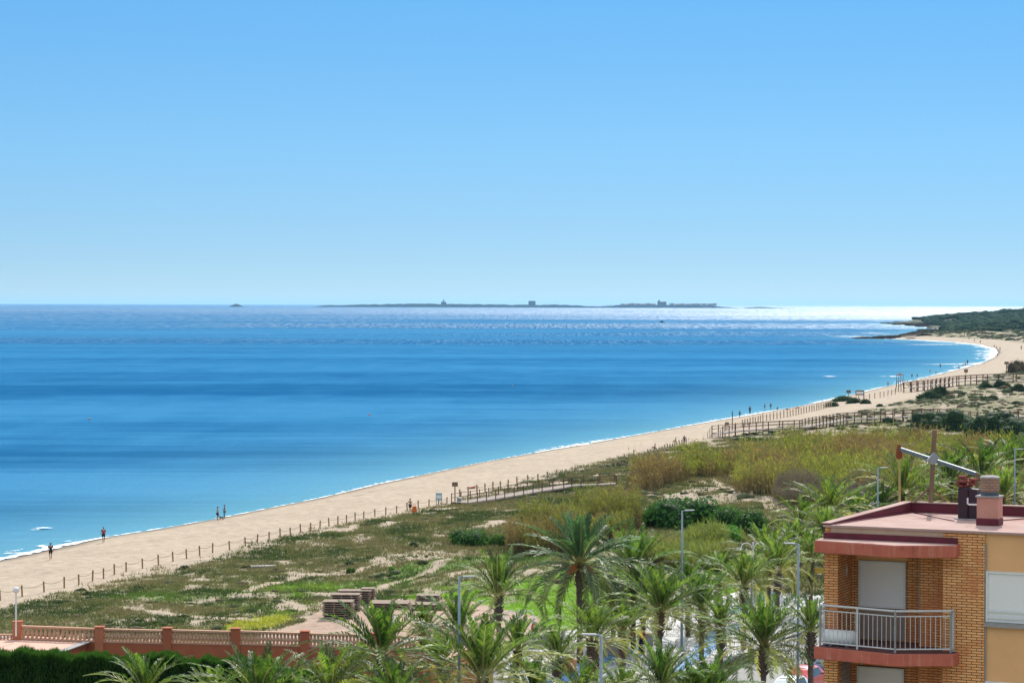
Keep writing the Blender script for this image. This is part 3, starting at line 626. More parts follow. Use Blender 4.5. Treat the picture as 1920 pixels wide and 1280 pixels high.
bush('grey', 775, 1026, 22, 14, 'low grey bush on the dune below the beach sign', 1.1)
bush('grey', 655, 1060, 24, 12, 'low grey bush left of the sandy trail bend', 5.1)
bush('grey', 164, 1115, 20, 12, 'low green bush on sand beside the leftmost rope posts', .8)
bush('grey', 150, 1108, 26, 10, 'flat green bush nearest the rope posts at far left', 2.8)
bush('grey', 345, 1067, 26, 12, 'dark round bush on sand below the middle rope posts', 1.6)
for k, (px, py, w, h, lab) in enumerate([(1588,752,56,13,'dark dune shrub leftmost of the row near the shore signs'),(1560,762,36,13,'dark low shrub at the tip of the row near the shore signs'),(1602,756,30,13,'dark shrub second in the row under the two shore signs'),(1625,757,26,12,'small round shrub right of the two shore signs'),
        (1748,748,52,20,'large rounded shrub alone in the middle of the far sandy dune'),(1762,742,40,24,'taller shrub behind the large rounded one on the far dune'),(1848,728,30,17,'dark shrub below the far boardwalk, left one of three'),(1880,729,36,18,'dark shrub below the far boardwalk, middle of three'),(1912,734,34,20,'dark shrub below the far boardwalk, cut by the right edge'),
        (1860,748,34,12,'low spreading shrub under the three dark ones at far right'),(1665,794,26,14,'dark shrub just behind the long boardwalk near its middle'),(1908,756,26,8,'low shrub at the right edge above the long boardwalk'),(1650,762,18,8,'tiny dark shrub on the far dune slope')]):
    bush('grey', px, py, w, h, lab, k * 1.7, .9)
bush('tan', 1908, 699, 34, 24, 'tan bare bush standing on the far beach at the right edge', .3, 1)
for k, (px, py, w, h, lab) in enumerate([(1740,806,70,28,'dark pine shrub left of the row behind the yellow reeds'),(1800,812,80,34,'broad pine shrub behind the reeds right of the hoist mast'),(1850,824,80,42,'darkest tall pine shrub behind the yellow reeds'),(1905,828,80,36,'pine shrub at the right edge behind the reeds'),
        (1880,806,110,30,'bright green pine shrub at the back of the row, right end'),(1790,796,90,22,'green pine shrub at the back of the row, left end'),(1720,822,60,20,'low pine shrub touching the back of the reeds')]):
    bush('pine', px, py, w, h, lab, k * 1.3, .9)
# reeds
M_REED = leafmat('reed_leaf', trans=.33, rough=.6, spec=.2, tmul=1.5)
def reeds(name, poly, n, h0, h1, A, B, A2, B2, label, seed, wide=.05, leaves=7, cat='reeds', bare=0.0):
    P = gpoly(poly, 3.0); xs = [p[0] for p in P]; ys = [p[1] for p in P]; g = np.random.default_rng(seed)
    x = g.uniform(min(xs), max(xs), n * 4); y = g.uniform(min(ys), max(ys), n * 4)
    j = (fbm(x / 6, y / 8, seed, 3) - .5) * 8
    ok = pip(x + j * .5, y + j, P) & (vnoise(x / 2.2, y / 3, seed + 3) > .24); x, y = x[ok][:n], y[ok][:n]; k = len(x)
    z = height(x, y); cl = fbm(x / 5, y / 7, seed + 1, 3); h = (h0 + (h1 - h0) * sstep(.3, .7, cl)) * g.uniform(.55, 1.15, k) * (1 + .25 * (g.uniform(0, 1, k) > .93))
    mix = sstep(.42, .58, fbm(x / 7, y / 10, seed + 2, 3))[:, None]
    a = np.array(A) + (np.array(A2) - np.array(A)) * mix; b = np.array(B) + (np.array(B2) - np.array(B)) * mix
    lx = g.normal(0, .10, k) * h; ly = g.normal(0, .10, k) * h; o = g.uniform(0, np.pi, k); w = wide * .5
    wx, wy = np.cos(o) * w, np.sin(o) * w
    V1 = np.stack([np.stack([x-wx,y-wy,z-.1],-1), np.stack([x+wx,y+wy,z-.1],-1), np.stack([x+lx,y+ly,z+h],-1)], 1).reshape(-1, 3)
    stem = np.array([.20, .155, .085]); C1 = np.repeat(stem * g.uniform(.6, 1.25, (k, 1)), 3, 0)
    f = bare + (1 - bare) * g.uniform(.22, 1.0, (k, leaves)); px = x[:, None] + lx[:, None] * f; py = y[:, None] + ly[:, None] * f; pz = z[:, None] + h[:, None] * f
    an = g.uniform(0, 2*np.pi, (k, leaves)); L = .22 + .26 * g.uniform(0, 1, (k, leaves)); up = g.uniform(.2, 1.7, (k, leaves))
    ex = px + np.cos(an) * L; ey = py + np.sin(an) * L; ez = pz + up * L; q = wide * .75
    sx, sy = -np.sin(an) * q, np.cos(an) * q
    V2 = np.stack([np.stack([px-sx,py-sy,pz-q],-1), np.stack([px+sx,py+sy,pz+q],-1), np.stack([ex,ey,ez],-1)], 2).reshape(-1, 3)
    t = g.uniform(0, 1, (k, leaves, 1)); c = a[:, None] + (b[:, None] - a[:, None]) * t
    low = sstep(.62, .3, f)[..., None]; c = c + (np.array([.19, .145, .08]) - c) * low * .75      # dead brown leaves low on the canes
    C2 = np.repeat(c.reshape(-1, 3), 3, 0)
    V = np.concatenate([V1, V2]); o = mesh_np(name, V, np.arange(len(V)).reshape(-1, 3), M_REED, col=np.concatenate([C1, C2])); tag(o, label, cat, kind='stuff')
YG = dict(A=(.095,.135,.025), B=(.27,.28,.05), A2=(.12,.095,.04), B2=(.27,.195,.075))
reeds('reed_bed', [(1172,919),(1240,912),(1300,893),(1384,892),(1392,924),(1480,930),(1600,942),(1750,950),(1965,950),(1975,862),(1700,846),(1540,842),(1420,868),(1300,880),(1190,898)], 26000, 2.2, 4.3, label='tall yellow green reeds spreading behind the palms to the right edge', seed=201, wide=.085, **YG)
reeds('reed_bed', [(950,1032),(1060,1036),(1170,1002),(1205,985),(1180,962),(1080,965),(980,1000)], 6500, 1.9, 4.0, label='tan and yellow reeds standing behind the tallest dark palm', seed=202, wide=.06, A=(.13,.095,.045), B=(.26,.185,.085), A2=(.12,.14,.03), B2=(.25,.24,.06))
reeds('reed_bed', [(1165,1045),(1290,1068),(1385,1056),(1400,1022),(1210,1018),(1150,1010)], 6200, .9, 1.9, label='shorter green and tan reeds around the foot of the dark shrub mass', seed=203, wide=.055, A=(.11,.15,.04), B=(.23,.26,.07), A2=(.16,.135,.065), B2=(.27,.22,.10))
reeds('dry_brush', [(1440,936),(1480,925),(1600,938),(1720,944),(1730,962),(1600,960),(1500,950)], 4800, 1.8, 3.4, label='purplish grey bare brush along the front foot of the yellow reeds', seed=204, wide=.035, leaves=8, cat='brush', A=(.10,.08,.075), B=(.17,.135,.125), A2=(.09,.07,.07), B2=(.15,.12,.11))
# pine wood and scrub on the far headland
def far_wood():
    x, y, g = scatter(30000, (330, 1300), (1900, 4300), 33); ok = in_view(x, y, .24); x, y = x[ok], y[ok]; d = shore_d(x, y)
    n1 = fbm(x / 90, y / 160, 81, 3); ok = (d > np.where(y > 2100, 5, 14) + 25 * n1 + 30 * (x < .172 * y)) & (g.uniform(0, 1, len(x)) < sstep(.22, .42, n1) * (.35 + .65 * sstep(1950, 2300, y)))
    x, y, d = x[ok], y[ok], d[ok]; z = height(x, y, d); s = g.uniform(2.2, 5.5, len(x)) * (1 - .4 * (y < 2250)); k = len(x); iv, fi = ico(1); n = len(iv)
    jit = 1 + g.normal(0, .2, (k, n)); V = np.stack([x[:, None] + iv[None, :, 0] * jit * s[:, None] * 1.3, y[:, None] + iv[None, :, 1] * jit * s[:, None] * 1.3, z[:, None] + s[:, None] * .35 + iv[None, :, 2] * jit * s[:, None] * .62], -1)
    t = g.uniform(0, 1, (k, 1)); c = np.array([.010, .030, .020]) + (np.array([.035, .06, .03]) - np.array([.010, .030, .020])) * t
    C = np.repeat(c, n, 0).reshape(k, n, 3) * g.uniform(.6, 1.4, (k, n, 1))
    F = (fi[None] + (np.arange(k) * n)[:, None, None]).reshape(-1, 3)
    o = mesh_np('pine_wood', V.reshape(-1, 3), F, M_SCRUB, col=C.reshape(-1, 3)); tag(o, 'dark pine wood covering the far headland', 'wood', kind='stuff')
far_wood()
headland_rocks()
# ------------------------------------------------------------------ date palms
M_PALM = leafmat('palm_frond', trans=.40, rough=.45, spec=.25, tmul=1.7)
def trunk_mat():
    m, nt, b = new_mat('palm_bark'); v = mapping(nt, (1, 1, 1)); vo = N(nt, 'ShaderNodeTexVoronoi', Scale=7.0)
    mm = mapping(nt, (1, 1, 1.8)); nt.links.new(mm, vo.inputs['Vector'])
    c = mixc(nt, ramp(nt, vo.outputs['Distance'], [(.1, 0.), (.6, 1.)]), (.22, .165, .12), (.075, .055, .042))
    c = mixc(nt, ramp(nt, noise(nt, 1.6, 5, .6, v), [(.4, 0.), (.6, .5)]), c, (.17, .10, .06)); nt.links.new(c, b.inputs['Base Color'])
    b.inputs['Roughness'].default_value = .95; bump(nt, b, vo.outputs['Distance'], .8, .06); return m
M_BARK = trunk_mat()
M_DATE = surf('date_fruit', (.62, .20, .03), (.45, .12, .02), 20, .5)
def frond(g, az, el, L, droop, nleaf, wl, twist=0):
    """curved rib with two ranks of narrow leaflets; returns tri soup + tint"""
    n = 11; t = np.linspace(0, 1, n); ang = el - droop * t ** 1.35
    r = np.concatenate([[0], np.cumsum(np.cos(ang[:-1]) * L / (n - 1))]); z = np.concatenate([[0], np.cumsum(np.sin(ang[:-1]) * L / (n - 1))])
    side = np.array([-math.sin(az), math.cos(az), 0]); out = np.array([math.cos(az), math.sin(az), 0]); sway = twist * t ** 2 * L
    C = out[None] * r[:, None] + np.array([0, 0, 1.]) * z[:, None] + side[None] * sway[:, None]
    T = np.gradient(C, axis=0); T /= np.linalg.norm(T, axis=1)[:, None]; U = np.cross(side, T) * -1; U *= np.sign(U[:, 2:3] + 1e-9)
    V = []; col = []
    w = np.interp(t, [0, .15, 1], [.07, .04, .012])[:, None]
    for i in range(n - 1):      # rib
        a0, a1, b0, b1 = C[i] - side * w[i], C[i] + side * w[i], C[i+1] - side * w[i+1], C[i+1] + side * w[i+1]
        V += [a0, a1, b1, a0, b1, b0]; col += [2] * 6
    tt = np.repeat(np.linspace(.14, .99, nleaf), 2) + g.uniform(-.006, .006, nleaf * 2); sgn = np.tile([1, -1], nleaf)
    P = np.stack([np.interp(tt, t, C[:, k]) for k in range(3)], 1); Tt = np.stack([np.interp(tt, t, T[:, k]) for k in range(3)], 1); Uu = np.stack([np.interp(tt, t, U[:, k]) for k in range(3)], 1)
    ll = wl * np.interp(tt, [0, .2, .45, .8, 1], [.3, .75, 1, .72, .3]) * g.uniform(.85, 1.1, nleaf * 2)
    d = side[None] * sgn[:, None] * .62 + Tt * g.uniform(.75, 1.1, (nleaf * 2, 1)) + Uu * g.uniform(.2, .6, (nleaf * 2, 1)); d /= np.linalg.norm(d, axis=1)[:, None]
    d[:, 2] -= .10; hw = .030
    q = Tt * hw
    tip = P + d * ll[:, None]; tip[:, 2] -= .10 * ll
    mid = P + d * ll[:, None] * .5
    Vl = np.stack([P - q * .6, P + q * .6, mid + q * 1.1, P - q * .6, mid + q * 1.1, mid - q * 1.1, mid - q * 1.1, mid + q * 1.1, tip], 1).reshape(-1, 3)
    V = np.concatenate([np.array(V), Vl]); col = np.concatenate([np.array(col, float), np.repeat(g.uniform(0, 1, nleaf * 2), 9)])
    return V, col
def crown_mesh(seed, nf, L, upright, green=0, nleaf=34):
    g = np.random.default_rng(seed); VV = []; CC = []; az = g.uniform(0, 6.28)
    dark, lite, old, rib = np.array([.022,.060,.018]), np.array([.145,.225,.036]), np.array([.30,.26,.08]), np.array([.30,.27,.12])
    if green < 0: dark, lite, old = np.array([.022,.062,.032]), np.array([.065,.125,.055]), np.array([.13,.15,.07])
    for k in range(nf):
        f = k / (nf - 1)                     # 0 innermost, 1 outermost
        az += 2.39996 + g.normal(0, .12)
        el = R_(88 - (112 - upright * 38) * f ** .82 + g.normal(0, 5)); dr = R_(14 + 74 * f ** .9 + g.normal(0, 13)); Lk = L * (.55 + .45 * min(1, f * 2.6)) * g.uniform(.86, 1.08)
        V, t = frond(g, az, el, Lk, dr, nleaf, g.uniform(.40, .50) * L / 3, g.normal(0, .10))
        c = dark + (lite - dark) * np.clip(t, 0, 1)[:, None]
        oldf = np.clip((f - .55) * 1.6 + g.normal(0, .12), 0, .9); c = c + (old - c) * oldf
        c = c * g.uniform(.5, 1.5); c[t > 1.5] = rib * (.8 + .3 * f)
        V = V + np.array([math.cos(az), math.sin(az), 0]) * .10 + np.array([0, 0, -.25 * f]); VV.append(V); CC.append(c)
    V = np.concatenate(VV); return V, np.arange(len(V)).reshape(-1, 3), np.concatenate(CC)
PALMS = [crown_mesh(101, 54, 3.0, .55), crown_mesh(102, 44, 3.0, .95), crown_mesh(103, 64, 3.1, .0, -1, 40), crown_mesh(104, 36, 2.9, 1.25), crown_mesh(105, 56, 3.1, .2), crown_mesh(106, 46, 3.0, .75)]
CROWN_ME = {}; TRUNK_ME = {}
def palm(gx, gy, rad, var, label, ht=4.6, D=None, thick=.17, fruit=False, lean=0.0, rz=None, sq=1.0):
    """(gx,gy): photo pixel of the growing point, rad: reach of the fronds in pixels"""
    r = random.Random(int(gx * 31 + gy))
    if D is None:
        D = 160.
        for _ in range(20):
            p = at_d(gx, gy, D); g = float(height(np.array([p.x]), np.array([p.y]))[0]); D += (p.z - (g + ht)) / max(.01, (H - p.z) / D) * .7
    p = at_d(gx, gy, D); g = float(height(np.array([p.x]), np.array([p.y]))[0]); ht = max(.7, p.z - g); s = rad / FPX * D / 1.86
    root = empty('palm_tree', (p.x, p.y, g), rz if rz is not None else r.random() * 6.28, label, 'palm tree', 'date palms along the promenade')
    if var not in CROWN_ME:
        V, F, C = PALMS[var]; c = mesh_np('crown', V, F, M_PALM, root, col=C); CROWN_ME[var] = c.data
    else: c = bpy.data.objects.new('crown', CROWN_ME[var]); COL.objects.link(c); c.parent = root
    c.location = (lean * ht * .1, 0, ht); c.scale = (s, s, s * sq)
    # trunk: rough with old leaf bases, swelling under the crown
    m = MB(); n = max(6, int(ht / .28)); pts = []; rs = []
    for i in range(n + 1):
        t = i / n; pts.append((lean * ht * .1 * t ** 2, .03 * math.sin(t * 7 + gx), -.15 + (ht + .05) * t)); k = thick * (1.15 - .2 * min(1, t * 3) + (.35 if t > .86 else .25 * max(0, (t - .7) / .16)))
        rs.append(k * (1 + (.10 if i % 2 else -.06)))
    m.tube(pts, rs, 10)
    for i in range(46):      # cut leaf bases
        t = 1 - (i / 46) ** 1.1 * min(.45, 1.6 / ht); a = i * 2.4; z = ht * t - .12; q = thick * 1.25
        cx, cy = math.cos(a), math.sin(a); b0 = Vector((cx * q * .7 + lean * ht * .1 * t * t, cy * q * .7, z - .14)); b1 = b0 + Vector((cx * .20, cy * .20, .24))
        m.tube([b0, b1], [.06, .03], 4)
    m.build('trunk', M_BARK, root, True)
    if fruit:
        q = random.Random(5)
        for k in range(4):
            f = MB()
            a = k * 1.6 + .4; b = Vector((math.cos(a) * .2, math.sin(a) * .2, ht - .1))
            for j in range(26):
                e = b + Vector((math.cos(a) * (.5 + q.random() * .35) + q.uniform(-.15, .15), math.sin(a) * (.5 + q.random() * .35) + q.uniform(-.15, .15), -.25 - q.random() * .55)); f.tube([b, b + (e - b) * .6, e], [.01, .015, .05], 4)
            f.build('fruit_cluster', M_DATE, root)
    return root
# growing point x, y, reach, variant, label, extras
for a in [
 (1087,1052,88,2,'tallest dark green palm with drooping fronds and orange fruit in front of the tan reeds',dict(ht=6.9,fruit=True,thick=.2)),
 (1188,1070,80,5,'palm just right of the tallest dark palm, partly behind it',dict(ht=5.5)),
 (1237,1142,80,0,'full palm left of the tall pole lamp in front of the shrub mass',dict(ht=4.6)),
 (935,1112,78,3,'upright palm right of the left tall pole lamp, top against grass',dict(ht=5.2)),
 (905,1262,108,1,'big palm in front right of the left tall pole lamp, showing pale trunk',dict(ht=4.8)),
 (716,1222,96,4,'big palm overlapping the right end of the balustrade wall',dict(ht=5.6)),
 (1113,1196,66,0,'palm with a thick trunk standing beside the grey bench block',dict(ht=5.0,thick=.27)),
 (1168,1180,52,1,'palm left of the two people in red on the promenade',dict(ht=4.6)),
 (1045,1232,62,3,'slender palm right of the round life ring board',dict(ht=4.5)),
 (1240,1284,78,3,'spiky upright palm at the bottom edge below the two walkers',dict(ht=4.6)),
 (1316,1136,62,5,'palm right of the tall pole lamp in the promenade row',dict(ht=4.2)),
 (1395,1096,62,1,'palm in front of the twin arched lamp',dict(ht=4.6)),
 (1441,1046,64,4,'bluish palm right of the twin arched lamp, back row',dict(ht=4.4)),
 (1458,1068,58,3,'yellowish palm in front of the bluish palm near the building',dict(ht=4.3)),
 (1432,1206,88,0,'large spreading palm over the kerb left of the parked cars',dict(ht=4.4)),
 (1553,958,62,1,'blue green palm rising highest left of the roof edge',dict(ht=4.6)),
 (1502,978,48,3,'small bright palm between the shrub mass and the blue green palm',dict(ht=4.0)),
 (1520,1048,54,1,'palm beside the upper brick corner of the building',dict(ht=4.4)),
 (1521,1180,60,3,'palm with a long trunk right in front of the brick pillar',dict(ht=5.4)),
 (1545,1000,50,0,'low palm half hidden behind the canopy corner of the building',dict(ht=3.6)),
 (1605,968,50,4,'low palm behind the sloping left edge of the roof',dict(ht=3.4)),
 (1692,922,66,1,'palm behind the roof under the left end of the hoist beam',dict(ht=4.4)),
 (1652,950,46,0,'small palm left of the rope of the roof hoist',dict(ht=3.4)),
 (1782,900,58,4,'palm behind the roof right of the hoist mast',dict(ht=4.6)),
 (1842,892,66,3,'upright palm behind the brick chimney',dict(ht=5.0)),
 (1905,880,66,1,'palm behind the thin pole lamp at the right edge',dict(ht=5.2)),
 (1880,930,56,0,'low palm behind the roof between chimney and right edge',dict(ht=3.6)),
 (1740,940,50,5,'low palm seen through the feet of the hoist mast',dict(ht=3.0)),
 (272,1298,74,3,'lone short palm in front of the dark hedge at the lower left',dict(ht=4.0)),
 (488,1318,98,1,'big yellowish palm at the bottom edge right of the dark hedge',dict(ht=4.2)),
 (618,1300,84,3,'upright green palm at the bottom edge below the red wall',dict(ht=4.2)),
 (395,1302,52,5,'small palm at the bottom edge between the lone one and the big yellowish one',dict(ht=3.4)),
 (742,1312,74,1,'palm at the bottom edge below the big one over the wall',dict(ht=4.0)),
 (795,1185,56,3,'palm behind the balustrade end beside the flat panel stack',dict(ht=4.2)),
 (862,1180,66,5,'yellow green palm behind the left tall pole lamp',dict(ht=4.6)),
 (972,1215,62,4,'drooping palm left of the round life ring board',dict(ht=4.2)),
 (1092,1302,66,3,'small palm at the bottom edge below the bench block',dict(ht=3.6)),
 (1168,1308,60,1,'small palm at the bottom edge right of the near short pole lamp',dict(ht=3.6)),
 (1335,1302,70,5,'dense palm at the bottom edge left of the large spreading one',dict(ht=3.8)),
 (1295,1312,66,1,'yellow green palm at the bottom edge beside the spiky upright one',dict(ht=3.6)),
 (1290,1098,50,4,'small palm touching the tall pole lamp near its middle',dict(ht=3.8)),
 (1345,1082,48,0,'palm at the lawn edge between tall pole lamp and back twin arched lamp',dict(ht=3.8)),
 (1488,1020,48,4,'palm behind the head of the tall pole lamp nearest the building',dict(ht=4.0)),
 (1205,1112,56,4,'palm hidden between the tallest dark palm and the full palm to its right',dict(ht=4.2)),
 (1150,1128,50,0,'low palm on the lawn under the right side of the tallest dark palm',dict(ht=3.4)),
 (822,1250,66,0,'palm at the bottom in front of the orange wall',dict(ht=4.0)),
 (665,1268,62,5,'palm at the bottom edge left of the big one over the wall',dict(ht=3.8)),
 (1000,1296,66,4,'low palm at the bottom edge left of the slender palm',dict(ht=3.4)),
 (540,1330,70,4,'drooping palm cut by the bottom edge right of the yellowish one',dict(ht=3.6)),
 (1352,1170,50,0,'small palm behind the large spreading palm on the promenade',dict(ht=3.8)),
]: palm(a[0], a[1], a[2], a[3], a[4], **a[5])
# ------------------------------------------------------------------ rope fences, boardwalks, signs on the beach
M_POST = surf('post_wood', (.33, .20, .12), (.22, .13, .08), 6, .85); M_ROPE = surf('rope', (.30, .24, .17), None, 20, .9)
M_POSTP = surf('post_wood_pale', (.44, .33, .23), (.34, .25, .17), 6, .85)
M_DECK = surf('deck_boards', (.36, .30, .26), (.27, .22, .19), 5, .85); M_RAIL = surf('rail_wood', (.16, .095, .07), (.10, .06, .045), 5, .8)
def walk_line(px_pts, step):
    P = [on_ground(x, y).xy for x, y in px_pts]; pts = [(p.x, p.y) for p in P]; out = []; carry = 0
    for (x0, y0), (x1, y1) in zip(pts[:-1], pts[1:]):
        L = math.hypot(x1 - x0, y1 - y0); t = carry
        while t < L: out.append((x0 + (x1 - x0) * t / L, y0 + (y1 - y0) * t / L)); t += step
        carry = t - L
    return out
def rope_fence(px_pts, step, label, h=1.0, mat=M_POST, rad=.075):
    S = walk_line(px_pts, step)[:100]; z = height(np.array([s[0] for s in S]), np.array([s[1] for s in S])); o0 = Vector((S[0][0], S[0][1], z[0]))
    r = empty('rope_fence', o0, 0, label, 'fence'); g = random.Random(9)
    proto = MB().tube([(0,0,-.3),(0,0,h-.03),(0,0,h)], [rad, rad, rad*.7], 8).build('post', mat, r)
    rp = MB()
    for k, (s, zz) in enumerate(zip(S, z)):
        if k: p = proto.copy(); COL.objects.link(p)
        else: p = proto
        p.location = Vector((s[0], s[1], zz)) - o0; p.rotation_euler = (g.uniform(-.05, .05), g.uniform(-.05, .05), 0); p.scale.z = g.uniform(.93, 1.05)
    for k in range(len(S) - 1):
        a = Vector((S[k][0], S[k][1], z[k] + h * .82)) - o0; b = Vector((S[k+1][0], S[k+1][1], z[k+1] + h * .82)) - o0
        rp.tube([a.lerp(b, t) - Vector((0, 0, .22 * (1 - (2*t-1)**2) * h)) for t in (0, .2, .4, .6, .8, 1)], .022, 4, caps=False)
    rp.build('rope', M_ROPE, r); return r
rope_fence([(-40,1134),(5,1124),(55,1115),(115,1103),(170,1090),(230,1073),(310,1056),(400,1036),(455,1024),(520,1009),(600,991),(680,973),(760,958),(815,948),(850,941)], 2.95, 'rope and post fence running along the dune edge from the lower left')
rope_fence([(862,934),(900,925),(960,913),(1000,904),(1060,895),(1100,888),(1145,878),(1200,862),(1250,845),(1290,832)], 3.0, 'pale post fence continuing behind the first boardwalk', 1.25, M_POSTP, .11)
rope_fence([(1392,800),(1430,790),(1480,781),(1530,770),(1560,762)], 3.4, 'pale post fence beyond the stairs of the long boardwalk', 1.6, M_POSTP, .12)
rope_fence([(1610,752),(1650,745),(1685,738)], 6, 'short far post fence leading to the lookout stairs', 1.6, M_POSTP, .12)
def boardwalk(px_pts, label, lift=.45, w=2.2, step=2.4, stairs=False, rail_h=1.05, thick=1.0):
    P = [on_ground(x, y, lift) for x, y in px_pts]; o0 = P[0].copy(); r = empty('boardwalk', o0, 0, label, 'boardwalk')
    S = []; carry = 0
    for a, b in zip(P[:-1], P[1:]):
        L = (b - a).xy.length; t = carry
        while t < L: S.append(a.lerp(b, t / L)); t += step
        carry = t - L
    # smooth heights
    for _ in range(8): 
        for i in range(1, len(S) - 1): S[i].z = (S[i-1].z + S[i].z * 2 + S[i+1].z) / 4
    gz = height(np.array([s.x for s in S]), np.array([s.y for s in S]))
    deck = MB(); rails = MB(); post0 = MB().box(-.06*thick, .06*thick, -.06*thick, .06*thick, -1.4, rail_h + .12).build('post', M_RAIL, r); first = True; n = 0
    L_ = []; R2 = []
    for i, s in enumerate(S):
        t = (S[min(i+1, len(S)-1)] - S[max(i-1, 0)]); t.z = 0; t.normalize(); nn = Vector((-t.y, t.x, 0)); L_.append(s - o0 + nn * w/2); R2.append(s - o0 - nn * w/2)
    for i in range(len(S) - 1):
        n_pl = 8
        for k in range(n_pl):
            a, b = (k + .06) / n_pl, (k + .94) / n_pl; A, B, C_, D_ = L_[i].lerp(L_[i+1], a), L_[i].lerp(L_[i+1], b), R2[i].lerp(R2[i+1], b), R2[i].lerp(R2[i+1], a)
            u = Vector((0, 0, .05)); deck.add([A, B, C_, D_, A + u, B + u, C_ + u, D_ + u], [(0,3,2,1),(4,5,6,7),(0,1,5,4),(1,2,6,5),(2,3,7,6),(3,0,4,7)])
        for side in (L_, R2):
            a, b = side[i], side[i+1]; dr = Vector((0, 0, -.17)); u = (b - a).cross(Vector((0, 0, 1))).normalized() * .035
            deck.add([a-u+dr, b-u+dr, b+u+dr, a+u+dr, a-u, b-u, b+u, a+u], [(0,3,2,1),(4,5,6,7),(0,1,5,4),(1,2,6,5),(2,3,7,6),(3,0,4,7)])
            for hh in (rail_h * .55, rail_h):
                rails.tube([a + Vector((0, 0, hh)), b + Vector((0, 0, hh))], .035 * thick, 4)
    deck.build('deck', M_DECK, r); rails.build('handrail', M_RAIL, r)
    for i in range(len(S)):
        for side in (L_, R2):
            if n >= 98: break
            p = post0 if first else post0.copy()
            if not first: COL.objects.link(p)
            first = False; p.location = side[i]; n += 1
    if stairs:
        st = MB(); t = (S[0] - S[1]); t.z = 0; t.normalize(); nn = Vector((-t.y, t.x, 0)); z0 = 0
        for k in range(6):
            c = t * (.32 * (k + .5)); zz = -.16 * (k + 1)
            st.add([c - nn*w/2 - t*.16 + Vector((0,0,zz)), c + nn*w/2 - t*.16 + Vector((0,0,zz)), c + nn*w/2 + t*.16 + Vector((0,0,zz)), c - nn*w/2 + t*.16 + Vector((0,0,zz)),
                    c - nn*w/2 - t*.16 + Vector((0,0,zz+.06)), c + nn*w/2 - t*.16 + Vector((0,0,zz+.06)), c + nn*w/2 + t*.16 + Vector((0,0,zz+.06)), c - nn*w/2 + t*.16 + Vector((0,0,zz+.06))], [(0,3,2,1),(4,5,6,7),(0,1,5,4),(1,2,6,5),(2,3,7,6),(3,0,4,7)])
        for s in (-1, 1):
            st.tube([nn*s*w/2 + Vector((0,0,rail_h)), nn*s*w/2 + t*2.1 + Vector((0,0,rail_h-1.1))], .05, 4)
            for q in (0, 1.05, 2.1): st.tube([nn*s*w/2 + t*q + Vector((0,0,-1.4-q*.3)), nn*s*w/2 + t*q + Vector((0,0,rail_h-.52*q))], .06, 4)
        st.build('stairs', M_DECK, r)
    return r
boardwalk([(862,942),(930,932),(1000,920),(1070,911),(1130,907),(1185,903)], 'grey plank boardwalk with brown rails climbing from the beach into the reeds', .35, 2.4, 2.3)
boardwalk([(1345,812),(1375,808),(1440,805),(1510,799),(1580,788),(1660,781),(1760,778),(1850,777),(1960,776)], 'long dark boardwalk crossing the dunes behind the yellow reeds', .9, 2.2, 3.2, True, 1.3, 1.5)
boardwalk([(1702,727),(1740,723),(1790,716),(1860,711),(1960,705)], 'far boardwalk from the lookout stairs to the right edge', 1.3, 2.4, 5.5, False, 1.6, 2.4)
M_SIGN = surf('sign_board_brown', (.20, .13, .09), (.16, .10, .07), 6, .6); M_SIGNB = surf('sign_board_blue', (.20, .36, .42), (.26, .42, .46), 3, .5); M_GREYM = surf('grey_metal', (.33, .34, .36), (.26, .27, .29), 5, .5, .3)
M_WHITE = surf('white_paint', (.74, .74, .73), (.66, .66, .65), 4, .45)
def post_sign(px, py, h, bw, bh, label, mat=M_SIGN, two=False, thick=.07):
    p = on_ground(px, py); r = empty('beach_sign', p, 0, label, 'sign')
    for sx in ((-bw*.42, bw*.42) if two else (0,)): MB().tube([(sx,0,-.4),(sx,0,h)], thick, 8).build('post', M_RAIL if not two else M_GREYM, r)
    b = MB().box(-bw/2, bw/2, -.1-thick, -.04-thick, h-bh, h+.02).build('board', mat, r, bevel=.01)
    MB().box(-bw/2*.8, bw/2*.8, -.115-thick, -.103-thick, h-bh*.75, h-bh*.25).build('notice_panel', M_WHITE if two else M_SIGN, b)
    return r
post_sign(853, 943, 2.7, .75, .55, 'tall brown sign post at the beach end of the first boardwalk')
post_sign(823, 947, 1.5, .8, .9, 'blue grey information board on two posts by the rope fence', M_SIGNB, True, .045)
post_sign(1373, 812, 4.4, .2, .25, 'tall bare pole beside the stairs of the long boardwalk', thick=.1)
post_sign(1363, 808, 1.9, .8, .6, 'small brown sign at the stairs of the long boardwalk')
post_sign(1591, 751, 2.9, 1.2, .8, 'small sign on a post left of the far shrubs')
post_sign(1612, 751, 2.9, 2.4, 1.3, 'wide board on two posts among the far shrubs', M_SIGN, True, .08)
post_sign(1811, 712, 3.6, 1.3, 1.2, 'sign post on the far boardwalk near its middle', thick=.1)
post_sign(1887, 700, 4.4, 1.6, 1.0, 'signpost beside the tan bush on the far beach', thick=.14)
p = on_ground(861, 946); r = empty('litter_bin', p, 0, 'grey litter bin at the foot of the first boardwalk', 'bin')
MB().lathe([(.25,0),(.30,.8),(.32,.82)], 14).build('body', M_GREYM, r); MB().lathe([(.33,.82),(.34,.9),(.22,1.0),(.05,1.02)], 14).build('lid', M_GREYM, r)
